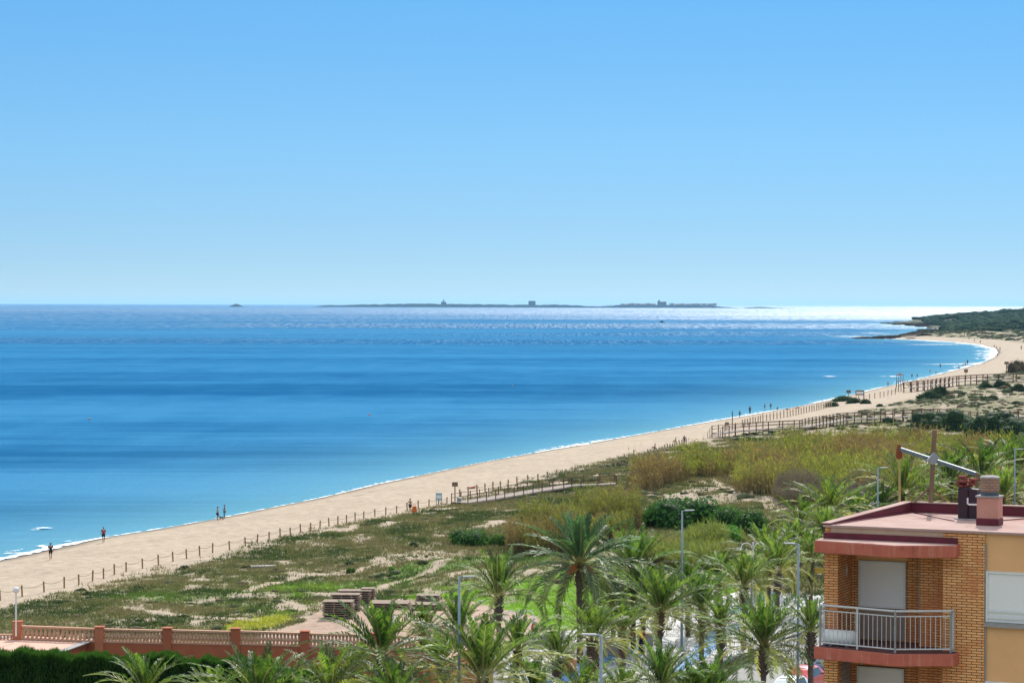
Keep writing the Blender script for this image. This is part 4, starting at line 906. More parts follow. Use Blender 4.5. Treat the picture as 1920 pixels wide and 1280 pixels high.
# lookout with stairs on the far beach
p = on_ground(1687, 733); r = empty('lifeguard_lookout', p, .3, 'dark lifeguard lookout with pale stairs at the end of the far boardwalk', 'lookout')
m = MB()
for sx in (-.8, .8):
    for sy in (-.8, .8): m.tube([(sx*1.2, sy*1.2, -.5), (sx*.8, sy*.8, 3.2)], .12, 6)
m.tube([(-.95,-.95,1.4),(.9,-.9,2.6)], .08, 5); m.build('frame', M_RAIL, r)
MB().box(-.9,.9,-.9,.9,3.2,3.35).build('platform', M_DECK, r); MB().lathe([(1.3,4.9),(1.2,5.0),(.1,5.5)], 8).build('roof', M_RAIL, r)
m = MB()
for sx in (-.75,.75):
    for sy in (-.75,.75): m.tube([(sx,sy,3.3),(sx,sy,4.95)], .07, 5)
m.build('post', M_RAIL, r)
m = MB()
for s in (0, .9): m.tube([(1.0+s*1.1,-.9,3.2),(3.6+s*1.1,-1.6,0)], .11, 5)
for k in range(9): m.box(1.0+k*.29,2.3+k*.29,-1.3-k*.08,-.95-k*.08,3.0-k*.35,3.08-k*.35)
m.build('stairs', M_POSTP, r)
# ------------------------------------------------------------------ people
def skin_mesh(name, joints, bones, sub=1):
    """one continuous skinned surface; joints {name:(x,y,z,r)}"""
    me = bpy.data.meshes.new(name); ks = list(joints); me.from_pydata([joints[k][:3] for k in ks], [(ks.index(a), ks.index(b)) for a, b in bones], [])
    o = bpy.data.objects.new(name, me); COL.objects.link(o); o.modifiers.new('s', 'SKIN')
    for i, k in enumerate(ks):
        r = joints[k][3]; me.skin_vertices[0].data[i].radius = (r, r) if not isinstance(r, tuple) else r
    me.skin_vertices[0].data[0].use_root = True
    if sub: o.modifiers.new('u', 'SUBSURF').levels = sub
    dg = bpy.context.evaluated_depsgraph_get(); out = bpy.data.meshes.new_from_object(o.evaluated_get(dg)); out.name = name
    out.polygons.foreach_set('use_smooth', [True] * len(out.polygons))
    bpy.data.objects.remove(o); bpy.data.meshes.remove(me); return out
def pose_joints(pose):
    J = dict(pel=(0,0,.95,(.15,.11)), sp=(0,0,1.14,(.14,.10)), ch=(0,.01,1.36,(.17,.11)), nk=(0,.01,1.50,.055), hd=(0,.03,1.60,.085), tp=(0,.02,1.71,.075))
    arm = dict(sh=(.19,0,1.43,.058), el=(.25,-.03,1.15,.043), wr=(.27,.05,.90,.030), ha=(.27,.08,.82,.034))
    leg = dict(hp=(.10,0,.90,.092), kn=(.11,.02,.50,.062), an=(.11,-.02,.09,.042), to=(.12,.14,.04,.036))
    for s, q in ((1,'R'),(-1,'L')):
        for d_ in (arm, leg):
            for k, v in d_.items(): J[k+q] = (v[0]*s, v[1], v[2], v[3])
    def mv(k, **kw):
        x, y, z, r = J[k]; J[k] = (x + kw.get('x', 0), y + kw.get('y', 0), z + kw.get('z', 0), r)
    if pose == 'walk':
        mv('knR', y=.16, z=.03); mv('anR', y=.30, z=.0); mv('toR', y=.30, z=.03); mv('knL', y=.0); mv('anL', y=-.26, z=.06); mv('toL', y=-.26, z=-.01)
        mv('elR', y=-.10); mv('wrR', y=-.14); mv('haR', y=-.14); mv('elL', y=.06); mv('wrL', y=.22, z=.05); mv('haL', y=.25, z=.07)
    if pose == 'hip':
        mv('elR', x=.14, y=-.05, z=.03); mv('wrR', x=-.06, y=.02, z=.16); mv('haR', x=-.12, y=-.02, z=.22); mv('anL', x=-.06)
    if pose == 'talk':
        mv('elR', x=.02, y=.06); mv('wrR', x=.02, y=.22, z=.30); mv('haR', x=.02, y=.24, z=.42); mv('knL', y=.05)
    if pose in ('sit', 'kneel'):
        for k in list(J):
            if k[:2] not in ('hp', 'kn', 'an', 'to'): mv(k, z=-.80, y=-.04 if k in ('ch','nk','hd','tp') else 0)
        for q in 'RL':
            mv('hp'+q, z=-.77); mv('kn'+q, y=.40, z=-.08 if pose == 'sit' else -.30); mv('an'+q, y=.50 if pose == 'sit' else .10); mv('to'+q, y=.52 if pose == 'sit' else .0)
            mv('wr'+q, y=.20, z=.10); mv('ha'+q, y=.26, z=.12)
        if pose == 'kneel':
            for q in 'RL': mv('kn'+q, y=-.12, z=-.02); mv('an'+q, y=-.30, z=.0); mv('to'+q, y=-.34, z=.0)
    if pose == 'lie':
        for k, (x, y, z, r) in list(J.items()): J[k] = (x, z - .95, .13 + y * .4, r)
        mv('knR', z=.28); mv('anR', y=.12)
    return J
BONES = [('pel','sp'),('sp','ch'),('ch','nk'),('nk','hd'),('hd','tp')] + [b for q in 'RL' for b in (('ch','sh'+q),('sh'+q,'el'+q),('el'+q,'wr'+q),('wr'+q,'ha'+q),('pel','hp'+q),('hp'+q,'kn'+q),('kn'+q,'an'+q),('an'+q,'to'+q))]
PERS = {}
def person_meshes(pose):
    if pose in PERS: return PERS[pose]
    J = pose_joints(pose); d = {}
    d['body'] = skin_mesh('person_body', J, BONES)
    def grow(k, f): x, y, z, r = J[k]; return (x, y, z, (r[0]*f, r[1]*f*1.06) if isinstance(r, tuple) else r * f)
    def mid(a, b, t, f): return tuple(J[a][i]*(1-t)+J[b][i]*t for i in range(3)) + ((J[a][3] if not isinstance(J[a][3], tuple) else .1)*(1-t)*f + (J[b][3] if not isinstance(J[b][3], tuple) else .1)*t*f,)
    S = {k: grow(k, 1.12) for k in ('sp','ch')}; S['nb'] = mid('ch','nk',.75,.9); S['lo'] = mid('pel','sp',.35,1.0); S['lo'] = S['lo'][:3] + ((.155,.12),)
    for q in 'RL': S['sh'+q] = grow('sh'+q, 1.25); S['me'+q] = mid('sh'+q,'el'+q,.6,1.35)
    d['shirt'] = skin_mesh('shirt', S, [('sp','lo'),('sp','ch'),('ch','nb')] + [b for q in 'RL' for b in (('ch','sh'+q),('sh'+q,'me'+q))])
    for nm, tt in (('shorts', .8), ('trousers', 1.0)):
        T = {'pel': grow('pel', 1.08)}
        bb = []
        for q in 'RL':
            T['hp'+q] = grow('hp'+q, 1.14); bb += [('pel','hp'+q)]
            if nm == 'shorts': T['kn'+q] = mid('hp'+q,'kn'+q,.75,1.3); bb += [('hp'+q,'kn'+q)]
            else: T['kn'+q] = grow('kn'+q, 1.22); T['an'+q] = mid('kn'+q,'an'+q,.9,1.5); bb += [('hp'+q,'kn'+q),('kn'+q,'an'+q)]
        d[nm] = skin_mesh(nm, T, bb)
    hx, hy, hz, _ = J['hd']; tx, ty, tz, _ = J['tp']; ax = (Vector((tx,ty,tz)) - Vector((hx,hy,hz))).normalized()
    b = bmesh.new(); bmesh.ops.create_icosphere(b, subdivisions=2, radius=.108)
    c = Vector((hx,hy,hz)) + ax * .06 + Vector((0, -.015 if pose != 'lie' else 0, 0))
    for v in b.verts: v.co = Vector((v.co.x * .92, v.co.y * 1.02, v.co.z * 1.0)) + c
    cut = [v for v in b.verts if (v.co - c).dot(ax) < -.03 and (v.co - c).y > -.02]; bmesh.ops.delete(b, geom=cut, context='VERTS')
    me = bpy.data.meshes.new('hair'); b.to_mesh(me); b.free(); me.polygons.foreach_set('use_smooth', [True]*len(me.polygons)); d['hair'] = me
    PERS[pose] = d; return d
M_SKIN = surf('skin', (.42, .24, .16), None, 5, .6, bstr=0); M_HAIR = surf('hair_dark', (.035, .025, .02), None, 9, .7, bstr=0)
CLOTH = {k: surf('cloth_' + k, c, None, 12, .9, bstr=0) for k, c in dict(black=(.02,.02,.024), grey=(.14,.15,.17), red=(.50,.02,.035), maroon=(.28,.02,.07), navy=(.02,.03,.08), blue=(.05,.12,.30), white=(.7,.7,.68), tan=(.42,.30,.2), orange=(.65,.16,.03), teal=(.05,.2,.22), pink=(.6,.2,.25)).items()}
def person(px, py, pose, top, bottom, label, face=0, scale=1.0, long=False, group=None, z=None):
    d = person_meshes(pose); p = on_ground(px, py) if z is None else Vector((*on_z(px, py, z), z)); p.z = max(p.z, .0) if z is None else z
    r = empty('person', p, R_(face), label, 'person', group); r.scale = (scale,) * 3
    def put(nm, key, mat):
        me = d[key]; o = bpy.data.objects.new(nm, me); COL.objects.link(o); o.parent = r
        if not me.materials: me.materials.append(mat)
        o.material_slots[0].link = 'OBJECT'; o.material_slots[0].material = mat
    put('body', 'body', M_SKIN); put('hair', 'hair', M_HAIR)
    if top: put('shirt', 'shirt', CLOTH[top])
    if bottom: k = 'trousers' if long else 'shorts'; put(k, k, CLOTH[bottom])
    return r
person(95, 1049, 'walk', 'black', 'black', 'person in dark top and shorts walking by the water, nearest at lower left', 20)
person(194, 1017, 'walk', 'maroon', 'black', 'person in a crimson top and black shorts walking along the waterline', 200)
person(408, 976, 'stand', 'tan', 'black', 'person in a pale top and black skirt facing a companion', -70)
person(421, 972, 'talk', 'grey', 'grey', 'person in grey clothes gesturing beside the one in a black skirt', 100, long=True)
person(769, 961, 'hip', None, 'black', 'bare chested man in black shorts standing by the rope fence', 150)
person(886, 915, 'lie', 'red', 'red', 'sunbather in red lying on the beach beyond the tall sign', 80)
person(1228, 841, 'sit', 'pink', 'black', 'person sitting alone on the sand by the pale posts', 100)
person(1267, 829, 'sit', 'tan', 'tan', 'person sitting on the sand left of a standing one', 100)
person(1283, 833, 'hip', 'navy', 'black', 'person in dark clothes standing where the pale posts meet the dune', 10)
person(1387, 783, 'walk', 'teal', 'navy', 'person in teal walking at the waterline above the tall bare pole', 30)
person(1406, 777, 'stand', 'black', 'black', 'person in black standing in the shallows right of the tall bare pole', 0, 1.15, True)
person(1434, 771, 'walk', 'tan', 'grey', 'person in tan walking at the waterline, first of a line of three', 60)
person(1445, 769.5, 'stand', 'grey', 'grey', 'person in grey at the waterline, middle of a line of three', 10)
person(1458, 768.5, 'sit', 'grey', 'tan', 'small figure sitting at the waterline, last of a line of three', 10)
person(1475, 768, 'lie', 'tan', 'navy', 'sunbather lying on sand just beyond the line of three', 70)
person(1494, 765, 'lie', 'red', 'red', 'sunbather lying farther up the sand beyond the line of three', 80)
person(1665, 725, 'walk', 'tan', 'tan', 'person wading left of the lifeguard lookout', 10)
person(1710, 711, 'walk', 'navy', 'navy', 'person in navy walking right of the lifeguard lookout', 20, long=True)
person(1720, 710, 'walk', 'grey', 'tan', 'person in grey walking beside the one in navy near the lookout', 20, long=True)
person(1744, 702, 'stand', 'white', 'tan', 'pale figure standing in the surf of the far bay', 20)
person(1755, 701, 'kneel', 'tan', 'tan', 'person crouching at the edge of the surf', 20)
person(1763, 694, 'stand', 'black', 'navy', 'person in black standing on the wet sand of the far bay', 20, 1.1, True)
person(1798, 692, 'sit', 'red', 'black', 'person in red sitting on the far sand', 20, 1.2)
person(1806, 690, 'walk', 'tan', 'grey', 'person in tan walking with one behind on the far sand', 20, 1.1, True)
person(1810, 688, 'walk', 'grey', 'black', 'person in grey walking behind another on the far sand', 20, 1.1, True)
person(1814, 685, 'stand', 'navy', 'navy', 'person in navy standing at the surf bend, alone', 20, 1.3, True)
for k, (px, py, c) in enumerate([(1860,652,'tan'),(1864,655,'grey'),(1867,660,'navy'),(1871,657,'red'),(1869,664,'black'),(1866,668,'tan')]):
    person(px + 4, py, 'walk', c, 'black', ['person in tan at the top of the group on the bend','person in grey second in the group on the bend','person in navy in the middle of the group on the bend','person in red at the right of the group on the bend','person in black low in the group on the bend','person in tan lowest of the group on the bend'][k], k * 50, 1.2, True, 'walkers on the far bend of the beach')
for k, (px, py) in enumerate([(1808,640.5),(1817,641.5),(1827,642.5),(1838,644)]):
    person(px, py, 'walk', ['grey','black','tan','navy'][k], 'navy', 'far walker in %s on the inner beach under the dunes' % ['grey','black','tan','navy'][k], k * 60, 1.3, True, 'far walkers below the dunes')
person(1915, 655, 'stand', 'maroon', 'black', 'person in dark red at the right edge on the far beach', 0, 1.4, True)
# the man's orange beach bag, a dog between the couple
p = on_ground(777, 960); r = empty('beach_bag', p, .3, 'orange bag on the sand beside the bare chested man', 'bag')
MB().add([(-.3,-.18,0),(.3,-.18,0),(.3,.18,0),(-.3,.18,0),(-.24,-.12,.75),(.24,-.12,.75),(.24,.12,.75),(-.24,.12,.75)], [(0,3,2,1),(4,5,6,7),(0,1,5,4),(1,2,6,5),(2,3,7,6),(3,0,4,7)]).build('bag_body', CLOTH['orange'], r, bevel=.05)
MB().tube([(-.15,0,.72),(-.1,0,.98),(.1,0,.98),(.15,0,.72)], .02, 5).build('strap', CLOTH['orange'], r)
def dog(px, py, label):
    p = on_ground(px, py); r = empty('dog', p, R_(80), label, 'dog')
    J = dict(ch=(0,.16,.34,.10), be=(0,-.02,.34,.075), ru=(0,-.18,.35,.08), nk=(0,.27,.43,.055), hd=(0,.34,.50,.06), mz=(0,.44,.47,.03), ta=(0,-.30,.40,.02), tb=(0,-.38,.50,.012))
    B = [('ch','be'),('be','ru'),('ch','nk'),('nk','hd'),('hd','mz'),('ru','ta'),('ta','tb')]
    for s, q in ((1,'R'),(-1,'L')):
        J.update({'fs'+q:(.06*s,.16,.26,.04),'fw'+q:(.06*s,.15,.13,.022),'fp'+q:(.06*s,.18,.02,.025),'hk'+q:(.06*s,-.15,.24,.05),'hh'+q:(.06*s,-.24,.13,.022),'hf'+q:(.06*s,-.19,.02,.025)})
        B += [('ch','fs'+q),('fs'+q,'fw'+q),('fw'+q,'fp'+q),('ru','hk'+q),('hk'+q,'hh'+q),('hh'+q,'hf'+q)]
    me = skin_mesh('body', J, B); me.materials.append(surf('dog_coat', (.10, .06, .04), None, 8, .9)); o = bpy.data.objects.new('body', me); COL.objects.link(o); o.parent = r
    for s in (-1, 1):
        e = MB().add([(.02*s,.30,.54),(.06*s,.32,.53),(.055*s,.31,.60)], [(0,1,2)]).add([(.02*s,.32,.54),(.06*s,.33,.53),(.055*s,.31,.60)], [(0,2,1)]).build('ear', me.materials[0], r)
dog(415, 974.5, 'small brown dog standing between the two chatting people')
# ------------------------------------------------------------------ apartment building, top floors
TH = R_(25); BO = Vector((7.83, 60.0, 0)); BU = Vector((math.cos(TH), -math.sin(TH), 0)); BV = Vector((math.sin(TH), math.cos(TH), 0))
BLD = empty('apartment_building', (BO.x, BO.y, 3.0), -TH, 'yellow brick apartment building with a red edged balcony and flat pink roof', 'building')
def fac(px, py, dep=0.0):
    """local (s, z) on the facade plane moved back by dep for a photo pixel"""
    d = Vector(ray(px, py)); n = BV; t = (BO + BV * dep).dot(n) / d.dot(n); P = d * t; return (P - BO).dot(BU), P.z + H - 3.0
def brick_mat(name, c1, c2, mort, sx=1.0, stain=True):
    m, nt, b = new_mat(name); tc = nt.nodes.new('ShaderNodeTexCoord'); g = nt.nodes.new('ShaderNodeSeparateXYZ'); nt.links.new(tc.outputs['Object'], g.inputs[0])
    ad = N(nt, 'ShaderNodeMath', operation='ADD'); nt.links.new(g.outputs[0], ad.inputs[0]); nt.links.new(g.outputs[1], ad.inputs[1])
    cb = nt.nodes.new('ShaderNodeCombineXYZ'); nt.links.new(ad.outputs[0], cb.inputs[0]); nt.links.new(g.outputs[2], cb.inputs[1])
    br = N(nt, 'ShaderNodeTexBrick', Scale=1.0); nt.links.new(cb.outputs[0], br.inputs['Vector'])
    br.inputs['Brick Width'].default_value = .25 * sx; br.inputs['Row Height'].default_value = .066; br.inputs['Mortar Size'].default_value = .010; br.inputs['Mortar Smooth'].default_value = .1; br.inputs['Bias'].default_value = 0
    br.inputs['Color1'].default_value = (*c1, 1); br.inputs['Color2'].default_value = (*c2, 1); br.inputs['Mortar'].default_value = (*mort, 1)
    v = mapping(nt); c = mixc(nt, ramp(nt, noise(nt, 9, 3, .6, v), [(.3, 0.), (.7, 1.)]), br.outputs['Color'], mixc(nt, 1, br.outputs['Color'], (1.12, .86, .66), 'MULTIPLY'))
    if stain:
        st = ramp(nt, noise(nt, .9, 5, .65, mapping(nt, (1.2, 1.2, .6))), [(.50, 0.), (.64, .65)]); c = mixc(nt, st, c, (.50, .15, .05))
        dk = ramp(nt, noise(nt, 2.2, 6, .7, mapping(nt, (2, 2, .5))), [(.6, 0.), (.8, .45)]); c = mixc(nt, dk, c, (.16, .10, .06))
    nt.links.new(c, b.inputs['Base Color']); b.inputs['Roughness'].default_value = .85; bump(nt, b, br.outputs['Fac'], -.5, .008); return m
M_BRICK = brick_mat('yellow_brick', (.86, .51, .23), (.70, .35, .14), (.15, .075, .04))
M_BRICKD = brick_mat('chimney_brick', (.34, .22, .17), (.26, .17, .14), (.15, .12, .10), .7, False)
M_STUCCO = surf('ochre_render', (.80, .45, .22), (.74, .41, .195), 1.5, .95, bstr=.5, bdist=.012, spots=((.62, .34, .16), .8, .6))
M_STUCCOP = surf('pale_render', (.60, .42, .30), (.50, .34, .24), 2, .95, bstr=.3, spots=((.14, .10, .08), 2.5, .66))
M_RED = surf('red_painted_concrete', (.52, .15, .10), (.43, .115, .08), 2.2, .8, bstr=.25, spots=((.55, .22, .15), 1.6, .6))
def drip_mat(name, c1, c2, cs):
    m, nt, b = new_mat(name); c = mixc(nt, ramp(nt, noise(nt, 2.2, 6, .6, mapping(nt)), [(.35, 0.), (.65, 1.)]), c1, c2)
    c = mixc(nt, ramp(nt, noise(nt, 1, 4, .7, mapping(nt, (7, 7, .5))), [(.52, 0.), (.70, .6)]), c, cs); c = mixc(nt, ramp(nt, noise(nt, 1, 4, .7, mapping(nt, (4, 4, 1.5))), [(.58, 0.), (.75, .5)]), c, (.16, .05, .04))
    nt.links.new(c, b.inputs['Base Color']); b.inputs['Roughness'].default_value = .85; b.inputs['Specular IOR Level'].default_value = .15; bump(nt, b, noise(nt, 22, 5, .6, mapping(nt)), .4, .01); return m
M_RED = drip_mat('red_painted_slab', (.52, .15, .10), (.43, .115, .08), (.62, .30, .22))
M_ROOF = surf('roof_coating', (.37, .24, .21), (.43, .30, .27), .9, .9, bstr=.25, spots=((.32, .17, .15), 1.3, .58))
M_MAROON = surf('maroon_waterproofing', (.15, .012, .03), (.10, .01, .02), 4, .7)
M_DARKMAR = surf('maroon_floor', (.12, .05, .05), (.09, .035, .035), 4, .6)
M_CAP = surf('grey_cap', (.36, .34, .33), (.28, .26, .25), 6, .9)
def shutter_mat():
    m, nt, b = new_mat('white_shutter'); g = nt.nodes.new('ShaderNodeTexCoord'); sp = nt.nodes.new('ShaderNodeSeparateXYZ'); nt.links.new(g.outputs['Object'], sp.inputs[0])
    w = N(nt, 'ShaderNodeMath', operation='MULTIPLY'); nt.links.new(sp.outputs[2], w.inputs[0]); w.inputs[1].default_value = 1 / .045
    f = N(nt, 'ShaderNodeMath', operation='FRACT'); nt.links.new(w.outputs[0], f.inputs[0])
    c = mixc(nt, ramp(nt, f.outputs[0], [(.0, 0.), (.12, 1.)]), (.50, .48, .49), (.86, .83, .82)); nt.links.new(c, b.inputs['Base Color'])
    b.inputs['Roughness'].default_value = .4; bump(nt, b, f.outputs[0], .4, .01); return m
M_SHUT = shutter_mat()
def boxp(name, mat, x0, x1, y0, y1, z0, z1, parent=BLD, bevel=0): return MB().box(x0, x1, y0, y1, z0, z1).build(name, mat, parent, bevel=bevel)
ZR = 21.50 - 3; ZT = 21.53 - 3; DEEP = 4.45
sA, _ = fac(1571, 1100); sB, _ = fac(1768, 1100); sC, _ = fac(1846, 1100); SE = 7.5
print('facade s', sA, sB, sC)
REC = 1.2
# brick walls: corner pier, loggia back and cheeks, main pier
zc0 = 21.15 - 3
w = MB().box(0, sA, 0, REC, 0, zc0 - .25).box(sB, sC, 0, REC + .3, 0, ZR - .056).box(.02, .16, .0, .15, zc0 + .02, ZR - .056)
sj, _ = fac(1735, 1100, REC)
w.box(sA, sj, REC, REC + .3, 0, zc0 - .02)
w.box(sj - .0, sB - .002, .62, REC + .28, 0, zc0 - .03)
w.build('brick_wall', M_BRICK, BLD)
boxp('render_wall', M_STUCCO, sC, SE, .06, REC + .3, 0, ZR - .056)
boxp('parapet_wall', M_STUCCOP, .16, sB - .002, .015, .2, zc0 + .02, ZR - .056)
MB().prism([(0, REC + .01), (SE, REC + .31), (SE, DEEP - .02), (.86, DEEP - .02), (.82, 4.2)], 0, ZR - .06).build('body_wall', M_STUCCO, BLD)
MB().prism([(-.03, -.035), (SE, -.035), (SE, DEEP + .02), (.88, DEEP + .02)], ZR - .055, ZR).build('roof', M_ROOF, BLD)
pr = MB().add([(-.05, -.02, ZR + .0), (.14, -.02, ZR + .0), (1.00, DEEP, ZR + .0), (.80, DEEP, ZR + .0), (-.05, -.02, ZR + .03), (.14, -.02, ZR + .03), (1.00, DEEP, ZR + .27), (.80, DEEP, ZR + .27)], [(0,3,2,1),(4,5,6,7),(0,1,5,4),(1,2,6,5),(2,3,7,6),(3,0,4,7)])
pr.box(.80, SE, DEEP, DEEP + .17, ZR - .3, ZR + .25); pr.build('parapet', M_MAROON, BLD)
MB().add([(-.07, -.03, ZR + .032), (.16, -.03, ZR + .032), (1.02, DEEP, ZR + .272), (.78, DEEP, ZR + .272), (-.07, -.03, ZR + .05), (.16, -.03, ZR + .05), (1.02, DEEP, ZR + .29), (.78, DEEP, ZR + .29)], [(0,3,2,1),(4,5,6,7),(0,1,5,4),(1,2,6,5),(2,3,7,6),(3,0,4,7)]).build('coping', M_ROOF, BLD)
MB().box(1.021, SE, DEEP - .03, DEEP + .2, ZR + .252, ZR + .28).build('coping', M_ROOF, BLD)
# cracks / tar seams on the roof and a loose cable
MB().tube([(.25,.1,ZR+.012),(1.05,DEEP-.12,ZR+.012)], .016, 4).tube([(1.1,DEEP-.15,ZR+.012),(2.0,3.1,ZR+.012),(2.7,2.3,ZR+.012)], .014, 4).build('tar_seam', M_MAROON, BLD)
MB().tube([(4.5,4.4,ZR+.3),(4.42,4.3,ZR+.02),(4.1,3.6,ZR+.02),(3.9,3.2,ZR+.02),(3.75,2.9,ZR+.02)], .014, 5).build('cable', M_MAROON, BLD)
# canopy and balcony slabs
PLAN = [(-.10, .0), (-.06, -.62), (2.10, -1.04), (3.44, -.36), (3.44, .0)]
def slab(zt, th, name, top):
    o = MB().prism(PLAN, zt - th, zt).build(name, M_RED, BLD, bevel=.012); q = [(x * .985 + .02, y * .97 + .0) for x, y in PLAN[:-1]] + [(3.40, -.01)]
    MB().prism(q, zt + .002, zt + .012).build('topping', top, o); return o
slab(zc0, .29, 'canopy', M_ROOF)
MB().box(.0, 3.40, -.06, -.002, zc0 + .014, zc0 + .16).build('flashing', M_MAROON, BLD)
zb = 18.52 - 3; slab(zb, .30, 'balcony_slab', M_DARKMAR); boxp('balcony_floor', M_DARKMAR, sA, sB, .0, REC, zb - .12, zb + .0)
slab(zb - 2.85, .30, 'balcony_slab', M_DARKMAR)
boxp('ceiling', M_STUCCOP, sA, sB, .0, REC, zc0 - .27, zc0 - .25)
# loggia shutter, lower one, side window
def shut(x0, x1, z0, z1, y, name='shutter'):
    o = boxp(name, M_SHUT, x0 + .05, x1 - .05, y - .02, y + .02, z0, z1 - .04)
    MB().box(x0, x0 + .05, y - .05, y + .02, z0, z1).box(x1 - .05, x1, y - .05, y + .02, z0, z1).box(x0 + .05, x1 - .05, y - .05, y + .02, z1 - .05, z1).box(x0+.05, x1-.05, y-.045, y-.022, z0, z0+.05).build('frame', M_WHITE, o); return o
x0, z1 = fac(1611, 1049, REC); x1, z0 = fac(1699, 1141, REC); shut(x0, x1, z0, z1, REC - .02)
boxp('lower_panel', surf('grey_render', (.34, .25, .21), (.30, .22, .18), 3, .9), x0, x1, REC - .02, REC - .004, zb + .02, z0 - .01)
boxp('lintel', M_STUCCO, x0 - .06, x1 + .02, REC - .012, REC - .003, z1 + .01, z1 + .16)
x0, z1 = fac(1608, 1247, REC); x1, _ = fac(1696, 1260, REC); shut(x0, x1, z1 - 1.3, z1, REC - .02)
x0, z1 = fac(1846.5, 1070); x1, z0 = fac(1970, 1172); o = shut(x0 + .03, x1, z0, z1, .05, 'window_shutter')
for q in (1146, 1158): zz = fac(1880, q)[1]; MB().box(x0 + .06, x1 - .1, -.02, .0, zz - .018, zz + .018).build('guard_rail', M_WHITE, o)
MB().box(x0, x1, -.05, .055, z0 - .12, z0 - .01).build('window_sill', M_CAP, BLD)
x0, z1 = fac(1846.5, 1276); MB().box(x0, x0 + 2.2, -.01, .05, z1 - 1.2, z1).build('window_frame', M_WHITE, BLD)
# railing
RAIL = [(0.02, -.02), (.07, -.52), (2.09, -.90), (3.30, -.27), (3.30, -.02)]; RL = MB(); zt = 19.55 - 3; M_ALU = surf('pale_aluminium', (.58, .57, .57), (.50, .49, .49), 9, .4, 0)
for (a, b) in zip(RAIL[:-1], RAIL[1:]):
    a3, b3 = Vector((*a, 0)), Vector((*b, 0)); L = (b3 - a3).length
    for zz, rr in ((zt, .028), (zt - .13, .016), (zb + .10, .02)): RL.tube([a3 + Vector((0, 0, zz)), b3 + Vector((0, 0, zz))], rr, 6)
    nb = int(L / .118)
    for k in range(1, nb): p_ = a3.lerp(b3, k / nb); RL.tube([p_ + Vector((0, 0, zb + .1)), p_ + Vector((0, 0, zt - .13))], .0095, 5)
    n_p = 3 if L > 1.8 else 2
    for k in range(n_p): p_ = a3.lerp(b3, k / (n_p - 1)); RL.box(p_.x - .022, p_.x + .022, p_.y - .022, p_.y + .022, zb, zt)
RL.build('railing', M_ALU, BLD)
# downpipe joint, wall ornament, lower lattice
MB().tube([(sj + .01, .60, zb + .1), (sj + .01, .60, zc0 - .3)], .012, 5).build('conduit', M_CAP, BLD)
s0, z0 = fac(1588, 1069, .7); M_IV = surf('ivory_tile', (.70, .64, .55), (.5, .4, .3), 30, .5)
o = MB().add([(sA + .012, .7, z0 - .19), (sA + .012, .82, z0), (sA + .012, .7, z0 + .19), (sA + .012, .58, z0), (sA + .03, .7, z0)], [(0,1,4),(1,2,4),(2,3,4),(3,0,4)]).build('wall_ornament', M_IV, BLD)
m = MB()
for k in range(7): m.box(sA + .004, sA + .03, .25, .95, zb - 1.25 + k * .13, zb - 1.22 + k * .13)
for k in range(6): m.box(sA + .03, sA + .045, .27 + k * .13, .30 + k * .13, zb - 1.25, zb - .44)
m.build('lattice', M_CAP, BLD)
MB().tube([(sC + .02, .02, .4), (sC + .02, .02, ZR - .3)], .018, 6).build('cable', M_GREYM, BLD)
# water tank lying on the balcony
r = empty('water_heater', BO + BU * .52 + BV * -.30 + Vector((0, 0, zb + 3 + .012)), -TH, 'white cylindrical water heater lying on the balcony floor', 'water heater')
m = MB(); m.tube([(-.42, 0, .2), (-.38, 0, .2), (.34, 0, .2), (.42, 0, .2)], [.12, .2, .2, .12], 20); m.build('tank', M_WHITE, r, True)
MB().box(-.25, -.19, -.12, .12, 0, .05).box(.17, .23, -.12, .12, 0, .05).build('foot', M_GREYM, r)
# ------------------------------------------------------------------ things on the roof
def roof_pt(px, py, z): x, y = on_z(px, py, z); return Vector((x, y, z))
ZRW = ZR + 3
p = roof_pt(1851, 985, ZRW); r = empty('chimney', p + BV * .25, -TH, 'pink rendered chimney with a round brick top on the roof', 'chimney')
PINK = surf('pink_render', (.55, .27, .21), (.48, .23, .18), 3, .9, spots=((.40, .24, .24), 3, .6)); LE = surf('lead_band', (.07, .10, .13), None, 8, .7)
MB().box(-.27, .27, -.24, .24, .17, .70).build('shaft', PINK, r, bevel=.01); MB().box(-.285, .285, -.255, .255, 0, .17).build('plinth', M_MAROON, r, bevel=.01)
MB().box(-.30, .30, -.27, .27, .702, .74).build('ledge', M_CAP, r); MB().lathe([(.225, .742), (.225, .83)], 20).build('band', LE, r)
MB().lathe([(.225, .832), (.235, .86), (.24, 1.16), (.235, 1.17)], 20).build('brick_top', M_BRICKD, r); MB().lathe([(.25, 1.172), (.25, 1.20), (.2, 1.23)], 20).build('cap', M_CAP, r)
MB().tube([(-.30,-.1,.50),(-.50,-.12,.50),(-.53,-.12,.52),(-.53,-.12,.66)], .022, 6).build('pipe', M_WHITE, r)
p = roof_pt(1812, 974, ZRW); r = empty('vent_stack', p + BV * .2, -TH, 'dark maroon vent stack topped with loose bricks on the roof', 'vent')
MB().box(-.22, .03, -.22, .22, .03, .82).box(.035, .27, -.18, .2, .03, .78).build('shaft', surf('tarred_metal', (.035, .008, .016), (.02, .008, .02), 4, .6), r, bevel=.015); MB().lathe([(.36, 0), (.36, .03)], 24).build('base_ring', M_CAP, r)
m = MB(); q = random.Random(3)
for k in range(17):
    a = q.random() * 3; M = Matrix.Translation((-.1 + q.uniform(-.1, .22), q.uniform(-.12, .12), .83 + .055 * (k // 4))) @ Matrix.Rotation(a, 4, 'Z') @ Matrix.Rotation(q.uniform(-.06, .06), 4, 'X'); m.box(-.12, .12, -.055, .055, 0, .052, M)
m.build('loose_bricks', surf('red_brick', (.26, .07, .06), (.16, .04, .04), 9, .9), r)
